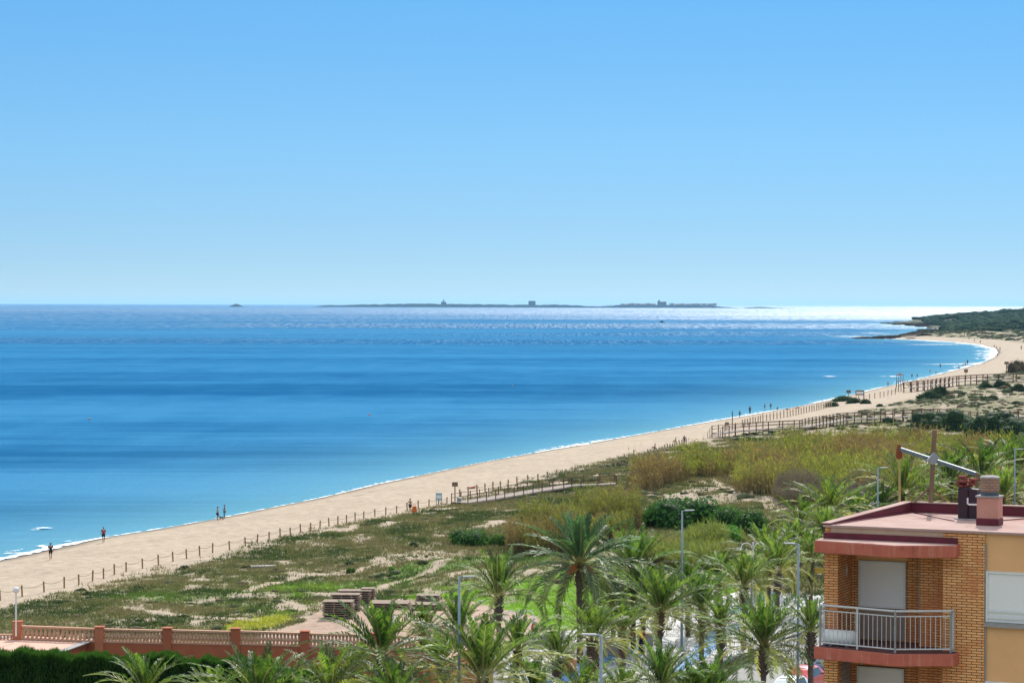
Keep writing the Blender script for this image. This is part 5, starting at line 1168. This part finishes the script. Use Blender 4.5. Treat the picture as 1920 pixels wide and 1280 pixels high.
# hoist
W = surf('weathered_timber', (.17, .11, .075), (.26, .17, .11), 5, .85, stretch=(1, 1, .2)); BM = surf('galvanised_beam', (.17, .20, .23), (.12, .14, .16), 6, .45, .5)
mb = BO + BU * 1.5 + BV * (DEEP + .08); mb.z = ZRW + .28
mast_px = at_d(1745, 944, mb.y); mb.x = mast_px.x; r = empty('roof_hoist', mb, 0, 'old rooftop hoist with timber mast, grey beam and hanging rope', 'hoist')
top = at_d(1752, 806, mb.y) - mb; lp = at_d(1686, 841, mb.y + 2.2) - mb; rp = at_d(1832, 889, mb.y - 1.0) - mb; cx = at_d(1750, 860, mb.y - .12) - mb
def beam(a, b, w, h): 
    a, b = Vector(a), Vector(b); t = (b - a).normalized(); u = t.cross(Vector((0, 0, 1))).normalized() * w / 2; v = u.cross(t).normalized() * h / 2
    return MB().add([a-u-v, a+u-v, a+u+v, a-u+v, b-u-v, b+u-v, b+u+v, b-u+v], [(0,3,2,1),(4,5,6,7),(0,1,5,4),(1,2,6,5),(2,3,7,6),(3,0,4,7)])
m = MB(); M_ = Matrix.Identity(4); beam((0,0,-.02), top, .11, .11).build('mast', W, r, bevel=.008)
lean = lp.lerp(rp, 0); beam(lp, rp, .07, .10).build('beam', BM, r, bevel=.006)
foot = Vector((rp.x - .03, rp.y, ZRW - mb.z)); beam(foot, rp + Vector((0, 0, .03)), .075, .075).build('rear_post', W, r)
beam(cx + Vector((-.09, 0, -.1)), cx + Vector((.09, 0, .12)), .12, .2).build('bracket', M_GREYM, r)
for s in (-1, 1): beam((s * .42, .05, 0), (0, .0, .42), .05, .05).build('brace', W, r)
cb = MB().tube([top - Vector((0, 0, .03)), top.lerp(lp, .5) + Vector((0, 0, -.12)), lp + Vector((0, 0, .1))], .012, 5); cb.tube([top - Vector((0, 0, .03)), top.lerp(rp, .5) + Vector((0, 0, -.07)), rp + Vector((0, 0, .05))], .008, 5); cb.build('stay_cable', M_ROPE, r)
MB().tube([lp + Vector((0,0,-.05)), lp + Vector((.02, 0, -1.5))], .035, 6).build('rope', surf('yellow_rope', (.45, .36, .16), (.36, .27, .12), 14, .9), r)
MB().lathe([(.03, -.28), (.09, -.24), (.09, -.1), (.05, .12)], 10).build('pulley', surf('rust', (.30, .08, .03), (.12, .05, .03), 12, .8), r).location = lp
# ------------------------------------------------------------------ garden wall with balustrade, terrace, hedge
M_TERRA = surf('terracotta_paint', (.40, .13, .07), (.34, .105, .055), 1.2, .85, bstr=.2, spots=((.33, .10, .07), .8, .6)); M_TERRAL = surf('orange_pillar_paint', (.50, .19, .10), (.42, .15, .08), 1.4, .85)
M_BAL = surf('baluster_stone', (.56, .34, .23), (.48, .28, .19), 5, .85)
piers = [(33, 1165, 1190, 146.6), (187, 1175, 1197, 145.3), (314, 1177, 1204, 144.6), (442, 1178, 1206, 143.9), (572, 1183, 1208, 143.0), (702, 1187, 1212, 142.2), (835, 1192, 1216, 141.4)]
PT = [at_d(px, py, D) for px, py, pb, D in piers]; wo = Vector((PT[1].x, PT[1].y, 3.0))
GW = empty('balustrade_wall', wo, 0, 'terracotta garden wall topped by a pale balustrade between square piers', 'wall')
bal = MB().lathe([(.08, 0), (.10, .03), (.065, .08), (.12, .22), (.08, .38), (.06, .46), (.10, .55), (.08, .58)], 7)
bp = bal.build('baluster', M_BAL, GW); bfirst = True; nbal = 0; bals = MB()
for k, P in enumerate(PT):
    w_ = .26; q = P - wo; MB().box(-w_, w_, -w_, w_, -q.z - .02 if False else 0, q.z).build('pier', M_TERRAL if k < 2 else M_TERRA, GW, loc=(q.x, q.y, 0)); MB().box(-w_-.04, w_+.04, -w_-.04, w_+.04, q.z + .002, q.z + .05).build('pier_cap', M_TERRA, GW, loc=(q.x, q.y, 0))
for a, b in zip(PT[:-1], PT[1:]):
    A = Vector((a.x - wo.x, a.y - wo.y, 0)); B = Vector((b.x - wo.x, b.y - wo.y, 0)); t = (B - A).normalized(); L = (B - A).length; ang = math.atan2(t.y, t.x); M = Matrix.Translation(A) @ Matrix.Rotation(ang, 4, 'Z')
    za, zb_ = a.z - 3.0 - .05, b.z - 3.0 - .05 ; z = min(za, zb_) ; e = .262
    MB().box(e, L - e, -.12, .12, 0, z - .86, M).build('wall', M_TERRA, GW)
    MB().box(e, L - e, -.15, .15, z - .858, z - .75, M).build('bottom_rail', M_BAL, GW); MB().box(e, L - e, -.14, .14, z - .13, z - .02, M).build('top_rail', M_BAL, GW)
    n = 17
    for j in range(n):
        if nbal >= 95: continue
        o = bp if bfirst else bp.copy()
        if not bfirst: COL.objects.link(o)
        bfirst = False; nbal += 1; o.location = M @ Vector((e + (L - 2*e) * (j + .5) / n, 0, z - .75)); o.scale.z = .62 / .58
# lower wall going off to the left
a = PT[0] - wo; m = MB().box(-5, -.27, -.12, .12, 0, a.z - 1.5); m.build('side_wall', M_TERRA, GW, loc=(a.x, a.y, 0)); MB().box(-5, -.27, -.15, .15, a.z - 1.498, a.z - 1.40).box(-5, -.27, -.14, .14, a.z - .85, a.z - .75).build('side_rail', M_BAL, GW, loc=(a.x, a.y, 0))
m = MB()
for j in range(22): m.lathe([(.06, 0), (.085, .2), (.045, .45), (.06, .55)], 6, Matrix.Translation((-4.9 + j * .215, 0, a.z - 1.4)))
m.build('side_balusters', M_BAL, GW, loc=(a.x, a.y, 0))['kind'] = 'stuff'
tz = 6.42; T0 = [on_z(x, y, tz) for x, y in ((-60, 1192), (40, 1191), (178, 1198), (112, 1222), (-60, 1222))]
TR = empty('garden_terrace', (0, 0, 3.0), 0, 'raised terrace paved in pale pink tiles below the first balustrade bay', 'terrace')
MB().prism(T0, 0, tz - 3 - .06).build('base', M_TERRA, TR); MB().prism(T0, tz - 3 - .058, tz - 3).build('paving', surf('terrace_tile', (.60, .38, .30), (.55, .34, .27), 2, .8), TR)
c0, c1, c2, c3 = [Vector((*on_z(x, y, tz), 0)) for x, y in ((178, 1198), (112, 1222), (-60, 1206), (40, 1189.5))]
def cop(a, b, w): t = (b - a).normalized(); n = Vector((-t.y, t.x, 0)) * w / 2; return [(q.x, q.y) for q in (a - n, b - n, b + n, a + n)]
MB().prism(cop(c0, c1, .5), tz - 3 + .002, tz - 3 + .06).build('coping', M_CAP, TR)
MB().prism(cop(c2, c3, .5), tz - 3 + .002, tz - 3 + .06).build('coping', M_CAP, TR)
def lamp_globe(px, pt, pb, D):
    b = at_d(px, pb, D); t = at_d(px, pt, D); r = empty('globe_lamp', b, 0, 'white globe lamp on a thin pole at the terrace corner', 'lamp'); h = t.z - b.z
    MB().tube([(0,0,0),(0,0,h-.28)], .05, 8).build('pole', M_WHITE, r); bm = bmesh.new(); bmesh.ops.create_uvsphere(bm, u_segments=16, v_segments=10, radius=.2); me = bpy.data.meshes.new('globe'); bm.to_mesh(me); bm.free(); me.materials.append(M_WHITE)
    o = bpy.data.objects.new('globe', me); COL.objects.link(o); o.parent = r; o.location = (0, 0, h - .15)
lamp_globe(30, 1101, 1192, 145.2)
# orange villa wall under the palms, with a white pier
p0, p1 = at_d(806, 1247, 131), at_d(922, 1222, 142); OW = empty('orange_garden_wall', (p0.x, p0.y, 3.0), 0, 'plain orange wall glimpsed behind the left tall pole lamp', 'wall')
A = Vector((0, 0, 0)); B = Vector((p1.x - p0.x, p1.y - p0.y, 0)); M = Matrix.Rotation(math.atan2(B.y, B.x), 4, 'Z'); z = p0.z - 3; L = B.length
MB().box(0, L, -.1, .1, 0, z - .06, M).build('wall', surf('orange_paint', (.60, .28, .12), (.55, .25, .11), 1.2, .85), OW); MB().box(-.03, L + .03, -.14, .14, z - .058, z, M).build('coping', M_BAL, OW)
MB().box(-.2, .2, -.2, .2, 0, z + .3).build('pier', M_BAL, OW, loc=(-1.8, -1.0, 0))
def hedge():
    g = np.random.default_rng(5); D = 131.0; x0, x1 = -33.0, at_d(660, 1240, D).x; r = empty('hedge', (x0, D, 3.0), 0, 'dark clipped cypress hedge in front of the terracotta wall', 'hedge')
    n = 70000; dep = 1.7; x = g.uniform(0, x1 - x0, n)
    def top(x): 
        pxx = 960 + (x + x0) / D * FPX; lift = np.interp(pxx, [0, 250, 420, 500, 660], [1213, 1218, 1226, 1236, 1250]); base = H - (lift - LEVEL) * D / FPX - 3.0 - .58
        return base + (.24) * (vnoise(x / .9, 0 * x, 5) - .5) * 2 + .28 * (vnoise(x / .28, 0 * x, 6) - .35)
    y = np.where(g.uniform(0, 1, n) < .7, g.normal(0, .10, n), g.uniform(0, dep, n)); th = top(x)
    z = np.where((y > .2) | (g.uniform(0, 1, n) < .25), th - g.exponential(.12, n), g.uniform(0, 1, n) * th)
    y = y + .10 * np.sin(x * 5) + .15 * (vnoise(x / .8, z / .8, 8) - .5)
    h = g.uniform(.10, .26, n); w = .05; o = g.uniform(0, np.pi, n); wx, wy = np.cos(o) * w / 2, np.sin(o) * w / 2; lx = g.normal(0, .05, n); ly = g.normal(0, .06, n) - .04
    V = np.stack([np.stack([x-wx,y-wy,z-.05],-1), np.stack([x+wx,y+wy,z-.05],-1), np.stack([x+lx,y+ly,z+h],-1)], 1).reshape(-1, 3)
    A_, B_ = np.array([.025,.065,.012]), np.array([.07,.155,.025]); t = g.uniform(0, 1, (n, 1)); C = np.repeat(A_ + (B_ - A_) * t, 3, 0)
    mesh_np('foliage', V, np.arange(3 * n).reshape(-1, 3), M_LEAF, r, col=C)
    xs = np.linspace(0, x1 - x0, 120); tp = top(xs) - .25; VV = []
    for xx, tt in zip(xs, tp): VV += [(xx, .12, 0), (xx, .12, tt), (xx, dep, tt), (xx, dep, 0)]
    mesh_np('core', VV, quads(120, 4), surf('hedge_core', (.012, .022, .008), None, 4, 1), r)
hedge()
# ------------------------------------------------------------------ promenade and road
def road_mat(name, c1, c2, sc, joints=None):
    m, nt, b = new_mat(name); v = mapping(nt, (1, 1, 1), coord='World'); c = mixc(nt, ramp(nt, noise(nt, sc, 6, .6, v), [(.3, 0.), (.7, 1.)]), c1, c2)
    if joints:
        br = N(nt, 'ShaderNodeTexBrick', Scale=1.0); nt.links.new(mapping(nt, (1, 1, 1), (0, 0, R_(64)), 'World'), br.inputs['Vector']); br.inputs['Brick Width'].default_value = joints[0]; br.inputs['Row Height'].default_value = joints[1]; br.inputs['Mortar Size'].default_value = .012
        br.inputs['Color1'].default_value = (1, 1, 1, 1); br.inputs['Color2'].default_value = (.9, .9, .91, 1); br.inputs['Mortar'].default_value = (.55, .55, .56, 1); c = mixc(nt, 1, c, br.outputs[0], 'MULTIPLY')
    nt.links.new(c, b.inputs['Base Color']); b.inputs['Roughness'].default_value = .8; bump(nt, b, noise(nt, sc * 20, 4, .6, v), .15, .01); return m
ZG = 3.0
PROM = gpoly([(700,1560),(868,1262),(905,1236),(1010,1192),(1085,1182),(1150,1176),(1250,1150),(1335,1128),(1420,1098),(1540,1064),(1700,1010),(1800,990),(1820,1010),(1700,1075),(1560,1164),(1469,1199),(1378,1233),(1240,1290),(980,1560)], ZG)
ROAD = gpoly([(980,1560),(1240,1290),(1378,1233),(1469,1199),(1560,1164),(1700,1075),(1820,1010),(1990,1030),(1850,1140),(1760,1330),(1600,1560)], ZG)
SIDE = gpoly([(1600,1560),(1760,1330),(1850,1140),(1990,1030),(2100,1040),(2000,1200),(1900,1560)], ZG)
o = MB().prism(PROM, ZG - .4, ZG + .14).build('promenade', road_mat('promenade_paving', (.50, .485, .47), (.43, .42, .41), .6, (1.2, .6))); tag(o, kind='structure')
o = MB().prism(ROAD, ZG - .4, ZG + .02).build('road', road_mat('asphalt_pale', (.23, .22, .22), (.19, .185, .185), .5)); tag(o, kind='structure')
o = MB().prism(SIDE, ZG - .4, ZG + .13).build('pavement', road_mat('pavement_tile', (.42, .40, .38), (.37, .35, .33), .6, (.4, .4))); tag(o, kind='structure')
kl = [Vector((*on_z(x, y, ZG), 0)) for x, y in ((1100,1420),(1240,1290),(1378,1233),(1469,1199),(1560,1164),(1700,1075))]
m = MB()
for a, b in zip(kl[:-1], kl[1:]): m.prism(cop(a, b, .28), ZG - .3, ZG + .155)
tag(m.build('kerb', surf('kerb_stone', (.42, .41, .40), (.34, .33, .32), 3, .9)), kind='structure')
# bluish shadow and blue pattern painted together as bands on the paving, sandy planting beds with curved white edges
BL = road_mat('blue_paving_shade', (.11, .25, .48), (.14, .30, .54), 1.2, (1.2, .6)); m = MB(); 
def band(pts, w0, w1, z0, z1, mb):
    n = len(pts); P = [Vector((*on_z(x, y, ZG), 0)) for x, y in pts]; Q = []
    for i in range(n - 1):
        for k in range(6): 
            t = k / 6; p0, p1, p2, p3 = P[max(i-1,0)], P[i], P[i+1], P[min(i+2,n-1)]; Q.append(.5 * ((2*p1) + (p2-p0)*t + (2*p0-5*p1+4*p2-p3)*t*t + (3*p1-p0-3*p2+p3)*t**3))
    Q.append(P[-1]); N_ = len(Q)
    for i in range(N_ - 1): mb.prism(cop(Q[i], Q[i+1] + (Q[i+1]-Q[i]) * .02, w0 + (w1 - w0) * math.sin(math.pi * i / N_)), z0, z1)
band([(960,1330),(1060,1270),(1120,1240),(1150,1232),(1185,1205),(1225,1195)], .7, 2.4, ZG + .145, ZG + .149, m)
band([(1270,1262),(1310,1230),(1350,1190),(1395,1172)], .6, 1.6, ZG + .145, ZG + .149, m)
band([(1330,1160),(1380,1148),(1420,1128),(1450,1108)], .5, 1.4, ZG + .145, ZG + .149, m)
tag(m.build('paving_shade_band', BL), kind='structure')
m = MB(); band([(1090,1222),(1130,1226),(1165,1212),(1190,1190)], .35, .35, ZG + .14, ZG + .50, m); tag(m.build('curved_bench', M_WHITE), 'long curved white bench edging the blue band by the palms', 'bench')
# street furniture
def pole_lamp(px, pt, D, side, label, h=10.2):
    t = at_d(px, pt, D); r = empty('street_lamp', (t.x, t.y, ZG + .14), 0, label, 'street lamp', 'tall pole lamps'); h = t.z - ZG - .14
    MB().tube([(0,0,0),(0,0,h*.5),(0,0,h)], [.10, .08, .06], 12).build('pole', M_LP, r, True); MB().lathe([(.2,0),(.2,.04),(.13,.3)], 12).build('base', M_LP, r)
    MB().tube([(0,0,h-.04),(side*.25,0,h+.02)], .045, 6).build('arm', M_LP, r)
    MB().add([(side*.2,-.13,h-.03),(side*.85,-.1,h+.02),(side*.85,.1,h+.02),(side*.2,.13,h-.03),(side*.2,-.11,h+.06),(side*.85,-.07,h+.07),(side*.85,.07,h+.07),(side*.2,.11,h+.06)], [(0,3,2,1),(4,5,6,7),(0,1,5,4),(1,2,6,5),(2,3,7,6),(3,0,4,7)]).build('lamp_head', M_GREYM, r, bevel=.01)
M_LP = surf('lamp_grey', (.24, .29, .34), (.20, .25, .30), 3, .45, .2)
pole_lamp(861, 1081, 125, 1, 'tall grey pole lamp at left, its head pointing right over the big front palm')
pole_lamp(1279, 957, 165, 1, 'tall grey pole lamp in front of the dark shrub mass')
pole_lamp(1497, 1019, 142, -1, 'tall grey pole lamp nearest the building, its head pointing left')
pole_lamp(1127, 1190, 104, -1, 'near pole lamp at the bottom, its head just above the walkers')
pole_lamp(1646, 877, 209, 1, 'thin pole lamp rising behind the left slope of the roof')
pole_lamp(1903, 842, 236, 1, 'thin pale pole lamp behind the roof at the right edge')
pole_lamp(1409, 1078, 178, -1, 'short pole lamp left of the back row palms')
def twin_lamp(px, pt, D, label):
    t = at_d(px, pt, D); r = empty('twin_arch_lamp', (t.x, t.y, ZG + .14), R_(8), label, 'street lamp', 'twin arched lamps'); h = t.z - ZG - .14
    MB().tube([(0,0,0),(0,0,h+.05)], [.07, .05], 10).build('pole', M_WHITE, r)
    for s in (-1, 1): MB().tube([(s*(.1 + .42*(1-math.cos(a))), 0, h - .42 + .42*math.sin(a)) for a in np.linspace(0, math.pi, 12)] , .035, 6).build('arm', M_WHITE, r); MB().lathe([(.04,.12),(.13,0),(.1,-.04)], 10).build('lamp_shade', M_WHITE, r).location = (s*.94, 0, h - .5)
twin_lamp(1412, 1017, 182, 'white twin arched lamp standing among the back row palms')
twin_lamp(974, 1144, 150, 'white twin arched lamp left of the round life ring board')
twin_lamp(835, 1250, 132, 'white twin arched lamp beside the left tall pole lamp base')
p = Vector((*on_z(1002, 1208, ZG), ZG + .0)); r = empty('life_ring_board', p, R_(-15), 'white board with a red life ring beside the slender palm', 'life ring board')
MB().tube([(0,0,0),(0,0,1.1)], .04, 8).build('post', M_WHITE, r); MB().box(-.22,.22,-.03,.03,.75,1.65).build('board', M_WHITE, r, bevel=.02)
MB().tube([(.17*math.cos(a), -.07, 1.2 + .30*math.sin(a)) for a in np.linspace(0, 6.283, 19)], .05, 6, caps=False).build('life_ring', CLOTH['red'], r)
M_CONC = surf('concrete', (.36, .35, .34), (.28, .27, .26), 3, .9)
def block(px, py, w, d_, h, label, name='concrete_bench', cat='bench', rz=.35):
    x, y = on_z(px, py, ZG + .14); r = empty(name, (x, y, ZG + .14), rz, label, cat); MB().box(-w/2, w/2, -d_/2, d_/2, 0, h - .1).build('base', M_CONC, r, bevel=.02); MB().box(-w/2-.05, w/2+.05, -d_/2-.05, d_/2+.05, h - .098, h).build('seat', M_CAP, r, bevel=.02)
block(1140, 1226, 1.3, .9, 1.1, 'grey concrete block kiosk bench beside the thick trunked palm')
block(1015, 1212, 1.8, .7, .9, 'low sand coloured block behind the slender palm')
block(1215, 1210, .6, .5, .9, 'small grey litter block behind the walkers', 'litter_bin', 'bin')
x, y = on_z(1068, 1262, ZG + .14); r = empty('planter', (x, y, ZG + .14), 0, 'rust orange round planter on the white paving', 'planter'); RU = surf('rust_planter', (.50, .17, .07), (.40, .12, .05), 5, .7)
MB().lathe([(.2,0),(.42,.2),(.5,.55),(.42,.9),(.36,.95)], 18).build('pot', RU, r, True); V, F, C = blades(np.array([[0,0,.9]]), 60, .5, .3, .05, .8, (.05,.1,.03), (.12,.2,.05), 3); mesh_np('plant', V, F, M_GRASS, r, col=C)
x, y = on_z(1250, 1245, ZG)
person(1182, 1222, 'walk', 'red', 'navy', 'walker in a red top and dark trousers, left of the two on the promenade', 150, 1.0, True, z=ZG + .14)
person(1203, 1225, 'walk', 'red', 'navy', 'walker in a red top and dark trousers, right of the two on the promenade', 170, 1.04, True, z=ZG + .14)
# small yellow and white barrier at the far end
x, y = on_z(1538, 1085, ZG + .14); r = empty('barrier', (x, y, ZG + .14), .3, 'small yellow barrier panel beside the brick corner at the far end', 'barrier'); m = MB()
MB().box(-.9,.9,-.03,.03,.5,1.0).build('panel', surf('yellow_paint', (.7,.42,.04), None, 4, .5), r); MB().tube([(-.8,0,0),(-.8,0,1.1)], .04, 6).tube([(.8,0,0),(.8,0,1.1)], .04, 6).build('post', M_WHITE, r)
# ------------------------------------------------------------------ parked cars
def car_paint(name, c):
    m, nt, b = new_mat(name); b.inputs['Base Color'].default_value = (*c, 1); b.inputs['Roughness'].default_value = .28; b.inputs['Coat Weight'].default_value = .6; b.inputs['Coat Roughness'].default_value = .08; return m
M_GLASS = surf('car_glass', (.02, .035, .05), None, 5, .08, bstr=0); M_TYRE = surf('tyre', (.02, .02, .02), None, 9, .9); M_RIM = surf('rim', (.4, .4, .42), None, 9, .35, .6); M_LAMPR = surf('tail_lamp', (.5, .02, .02), None, 9, .2, bstr=0); M_LAMPW = surf('head_lamp', (.75, .77, .8), None, 9, .15, bstr=0)
def car(px, py, col, label, rz, name='parked_car', L=4.1, Hh=1.47):
    x, y = on_z(px, py, ZG + Hh); r = empty(name, (x, y, ZG + .02), rz, label, 'car', 'cars parked along the road')
    # stations along y: (y, half width low, belt z, half width at roof, roof z)
    st = [(-.5, .70, .62, None, .64), (-.49, .80, .80, None, .84), (-.40, .86, .90, .74, .95), (-.30, .88, .92, .64, 1.30), (-.22, .88, .93, .61, 1.44), (0, .88, .93, .62, 1.47), (.14, .88, .93, .61, 1.43), (.30, .87, .90, .70, .98), (.42, .83, .78, .66, .84), (.49, .74, .62, .60, .66), (.5, .66, .5, .55, .55)]
    ring = []
    for q, hw, zbelt, hr, zr in st:
        yy = q * L; hr = hr or hw * .95; zr_ = zr * Hh / 1.47; zb2 = zbelt * Hh / 1.47
        ring.append([(-hw*.94, yy, .22), (-hw, yy, .45), (-hw, yy, zb2*.82), (-hw*.97, yy, zb2), (-hr, yy, zr_-.03), (-hr*.75, yy, zr_), (hr*.75, yy, zr_), (hr, yy, zr_-.03), (hw*.97, yy, zb2), (hw, yy, zb2*.82), (hw, yy, .45), (hw*.94, yy, .22)])
    vs = [p for q in ring for p in q]; k = 12; fs = [(i*k+j, i*k+(j+1)%k, (i+1)*k+(j+1)%k, (i+1)*k+j) for i in range(len(ring)-1) for j in range(k)] + [tuple(range(k-1,-1,-1)), tuple((len(ring)-1)*k+j for j in range(k))]
    b = MB().add(vs, fs).build('body', col, r, True)
    def pane(nm, a, c, u0, u1, off):     # glass between stations a,c over the screen slope (front / rear)
        A, C = ring[a], ring[c]; P = [Vector(A[5]), Vector(A[6]), Vector(C[6]), Vector(C[5])]; n = (P[1]-P[0]).cross(P[3]-P[0]).normalized(); n = n if n.z > 0 else -n
        ce = sum(P, Vector()) / 4; Q = [ce + (p - ce) * .90 + n * .02 for p in P]; MB().add([*Q, *[p - n * .015 for p in Q]], [(0,1,2,3),(7,6,5,4),(0,4,5,1),(1,5,6,2),(2,6,7,3),(3,7,4,0)]).build(nm, M_GLASS, r)
    pane('rear_window', 2, 4, 0, 0, 0); pane('windscreen', 6, 7, 0, 0, 0)
    for s in (-1, 1):
        j0, j1 = (3, 4) if s < 0 else (8, 7)
        P = [Vector(ring[3][j0]), Vector(ring[6][j0]), Vector(ring[6][j1]).lerp(Vector(ring[7][j1]), .0), Vector(ring[4][j1])]; ce = sum(P, Vector()) / 4
        Q = [ce + (p - ce) * .86 + Vector((s*.025, 0, .0)) for p in P]; MB().add([*Q, *[p - Vector((s*.02,0,0)) for p in Q]], [(0,1,2,3),(7,6,5,4),(0,4,5,1),(1,5,6,2),(2,6,7,3),(3,7,4,0)]).build('side_window', M_GLASS, r)
        MB().box(s*.90-.06, s*.90+.06, .12*L, .12*L+.1, .92, 1.04).build('wing_mirror', col, r, bevel=.02)
        MB().box(s*.68-.13, s*.68+.13, -.505*L, -.482*L, .66, .86).build('tail_light', M_LAMPR, r, bevel=.02); MB().box(s*.55-.16, s*.55+.16, .478*L, .502*L, .56, .68).build('headlight', M_LAMPW, r, bevel=.02)
        for yy in (-.31*L, .31*L):
            Mx = Matrix.Translation((s*.80, yy, .31)) @ Matrix.Rotation(R_(90), 4, 'Y'); w_ = MB().lathe([(.2,-.10),(.30,-.09),(.31,0),(.30,.09),(.2,.10)], 20, Mx).build('wheel', M_TYRE, r, True); MB().lathe([(.05,-.112),(.19,-.108),(.19,.108),(.05,.112)], 16, Mx).build('rim', M_RIM, w_)
    return r
RZ = -math.atan2(.44, .9)
car(1512, 1247, car_paint('paint_red', (.55,.02,.03)), 'red hatchback parked behind the white car, left of the trunk', RZ)
car(1484, 1266, car_paint('paint_white', (.72,.75,.78)), 'white car parked at the bottom edge in front of the red one', RZ)
car(1560, 1222, car_paint('paint_navy', (.03,.06,.14)), 'dark blue car parked beyond the red one beside the building', RZ, L=4.4, Hh=1.6)
car(1424, 1284, car_paint('paint_black', (.02,.025,.03)), 'dark car at the bottom edge left of the white one', RZ)
car(1604, 1192, car_paint('paint_silver', (.4,.42,.45)), 'silver car parked farther along, mostly behind the brick pier', RZ)
# ------------------------------------------------------------------ stacks of boardwalk panels on the gravel
M_PL = surf('panel_wood', (.34, .27, .21), (.23, .17, .13), 6, .85, spots=((.18, .13, .10), 5, .6)); M_PLS = surf('panel_edge_wood', (.30, .19, .13), (.22, .14, .10), 6, .85); PAN = {}
def panel_stack(px, py, w, d_, n, th, rz, label, vert=False):
    p = on_ground(px, py); rr = random.Random(int(px)); key = (w, d_, th)
    for k in range(n):
        if key not in PAN:
            r = empty('timber_panel'); m = MB(); ns = max(4, int(d_ / .16))
            for j in range(ns): m.box(-w/2 + rr.uniform(-.04, .04), w/2 + rr.uniform(-.04, .04), -d_/2 + j*d_/ns + .008, -d_/2 + (j+1)*d_/ns - .014, th*.66, th*.97)
            m.build('deck_slat', M_PL, r)['kind'] = 'stuff'
            for xx in (-w/2 + .14, -w*.12, w*.22, w/2 - .14): MB().box(xx - .045, xx + .045, -d_/2 + .03, d_/2 - .03, .0, th*.65).build('bearer', M_PLS, r)
            PAN[key] = r
        else: r = copy_tree(PAN[key])
        r.location = (p.x + rr.uniform(-.05, .05), p.y + d_ * .5 + rr.uniform(-.04, .04), p.z - .02 + k * th); r.rotation_euler.z = rz + rr.uniform(-.03, .03)
        od = ['bottom','second','third','fourth','fifth','sixth','seventh','eighth','ninth'][k] if k < n - 1 else 'top'
        tag(r, f'{od} timber panel of the {label}' if n > 1 else f'single timber panel of the {label}', 'timber panel', 'stacked timber boardwalk panels')
panel_stack(634, 1160, 2.35, 1.5, 8, .17, -.04, 'tall stack nearest the wall')
panel_stack(648, 1146, 2.3, 1.4, 8, .17, -.05, 'tall stack behind the nearest one')
panel_stack(664, 1134, 2.7, 1.4, 7, .17, -.02, 'rear stack seen beyond the two tall ones')
panel_stack(690, 1130, 1.1, 1.2, 7, .17, -.02, 'narrow dark stack at the rear right')
panel_stack(731, 1142, 3.1, 2.2, 3, .17, -.06, 'low wide stack right of the tall ones')
panel_stack(803, 1143, 2.6, 1.8, 3, .15, -.06, 'low stack partly behind a palm')
panel_stack(803, 1127, 1.9, 1.4, 3, .17, -.04, 'short stack on the grass edge behind')
p = on_ground(494, 1063); r = empty('concrete_slab', p, .2, 'pale flat slab lying on the dune left of centre', 'slab'); MB().box(-1.2,1.2,-.5,.5,0,.18).build('slab', M_CAP, r, bevel=.03)
# ------------------------------------------------------------------ the air
def build_haze():
    m = bpy.data.materials.new('haze_air'); m.use_nodes = True; nt = m.node_tree; nt.nodes.clear()
    o = nt.nodes.new('ShaderNodeOutputMaterial'); v = nt.nodes.new('ShaderNodeVolumePrincipled')
    v.inputs['Color'].default_value = (.34, .66, 1, 1); v.inputs['Density'].default_value = 2.0e-5; v.inputs['Anisotropy'].default_value = .42
    nt.links.new(v.outputs[0], o.inputs['Volume'])
    b = MB().box(-30000, 30000, -950, 46000, -6, 75).build('haze', m); tag(b, 'pale blue sea air over the bay', kind='stuff')
build_haze()
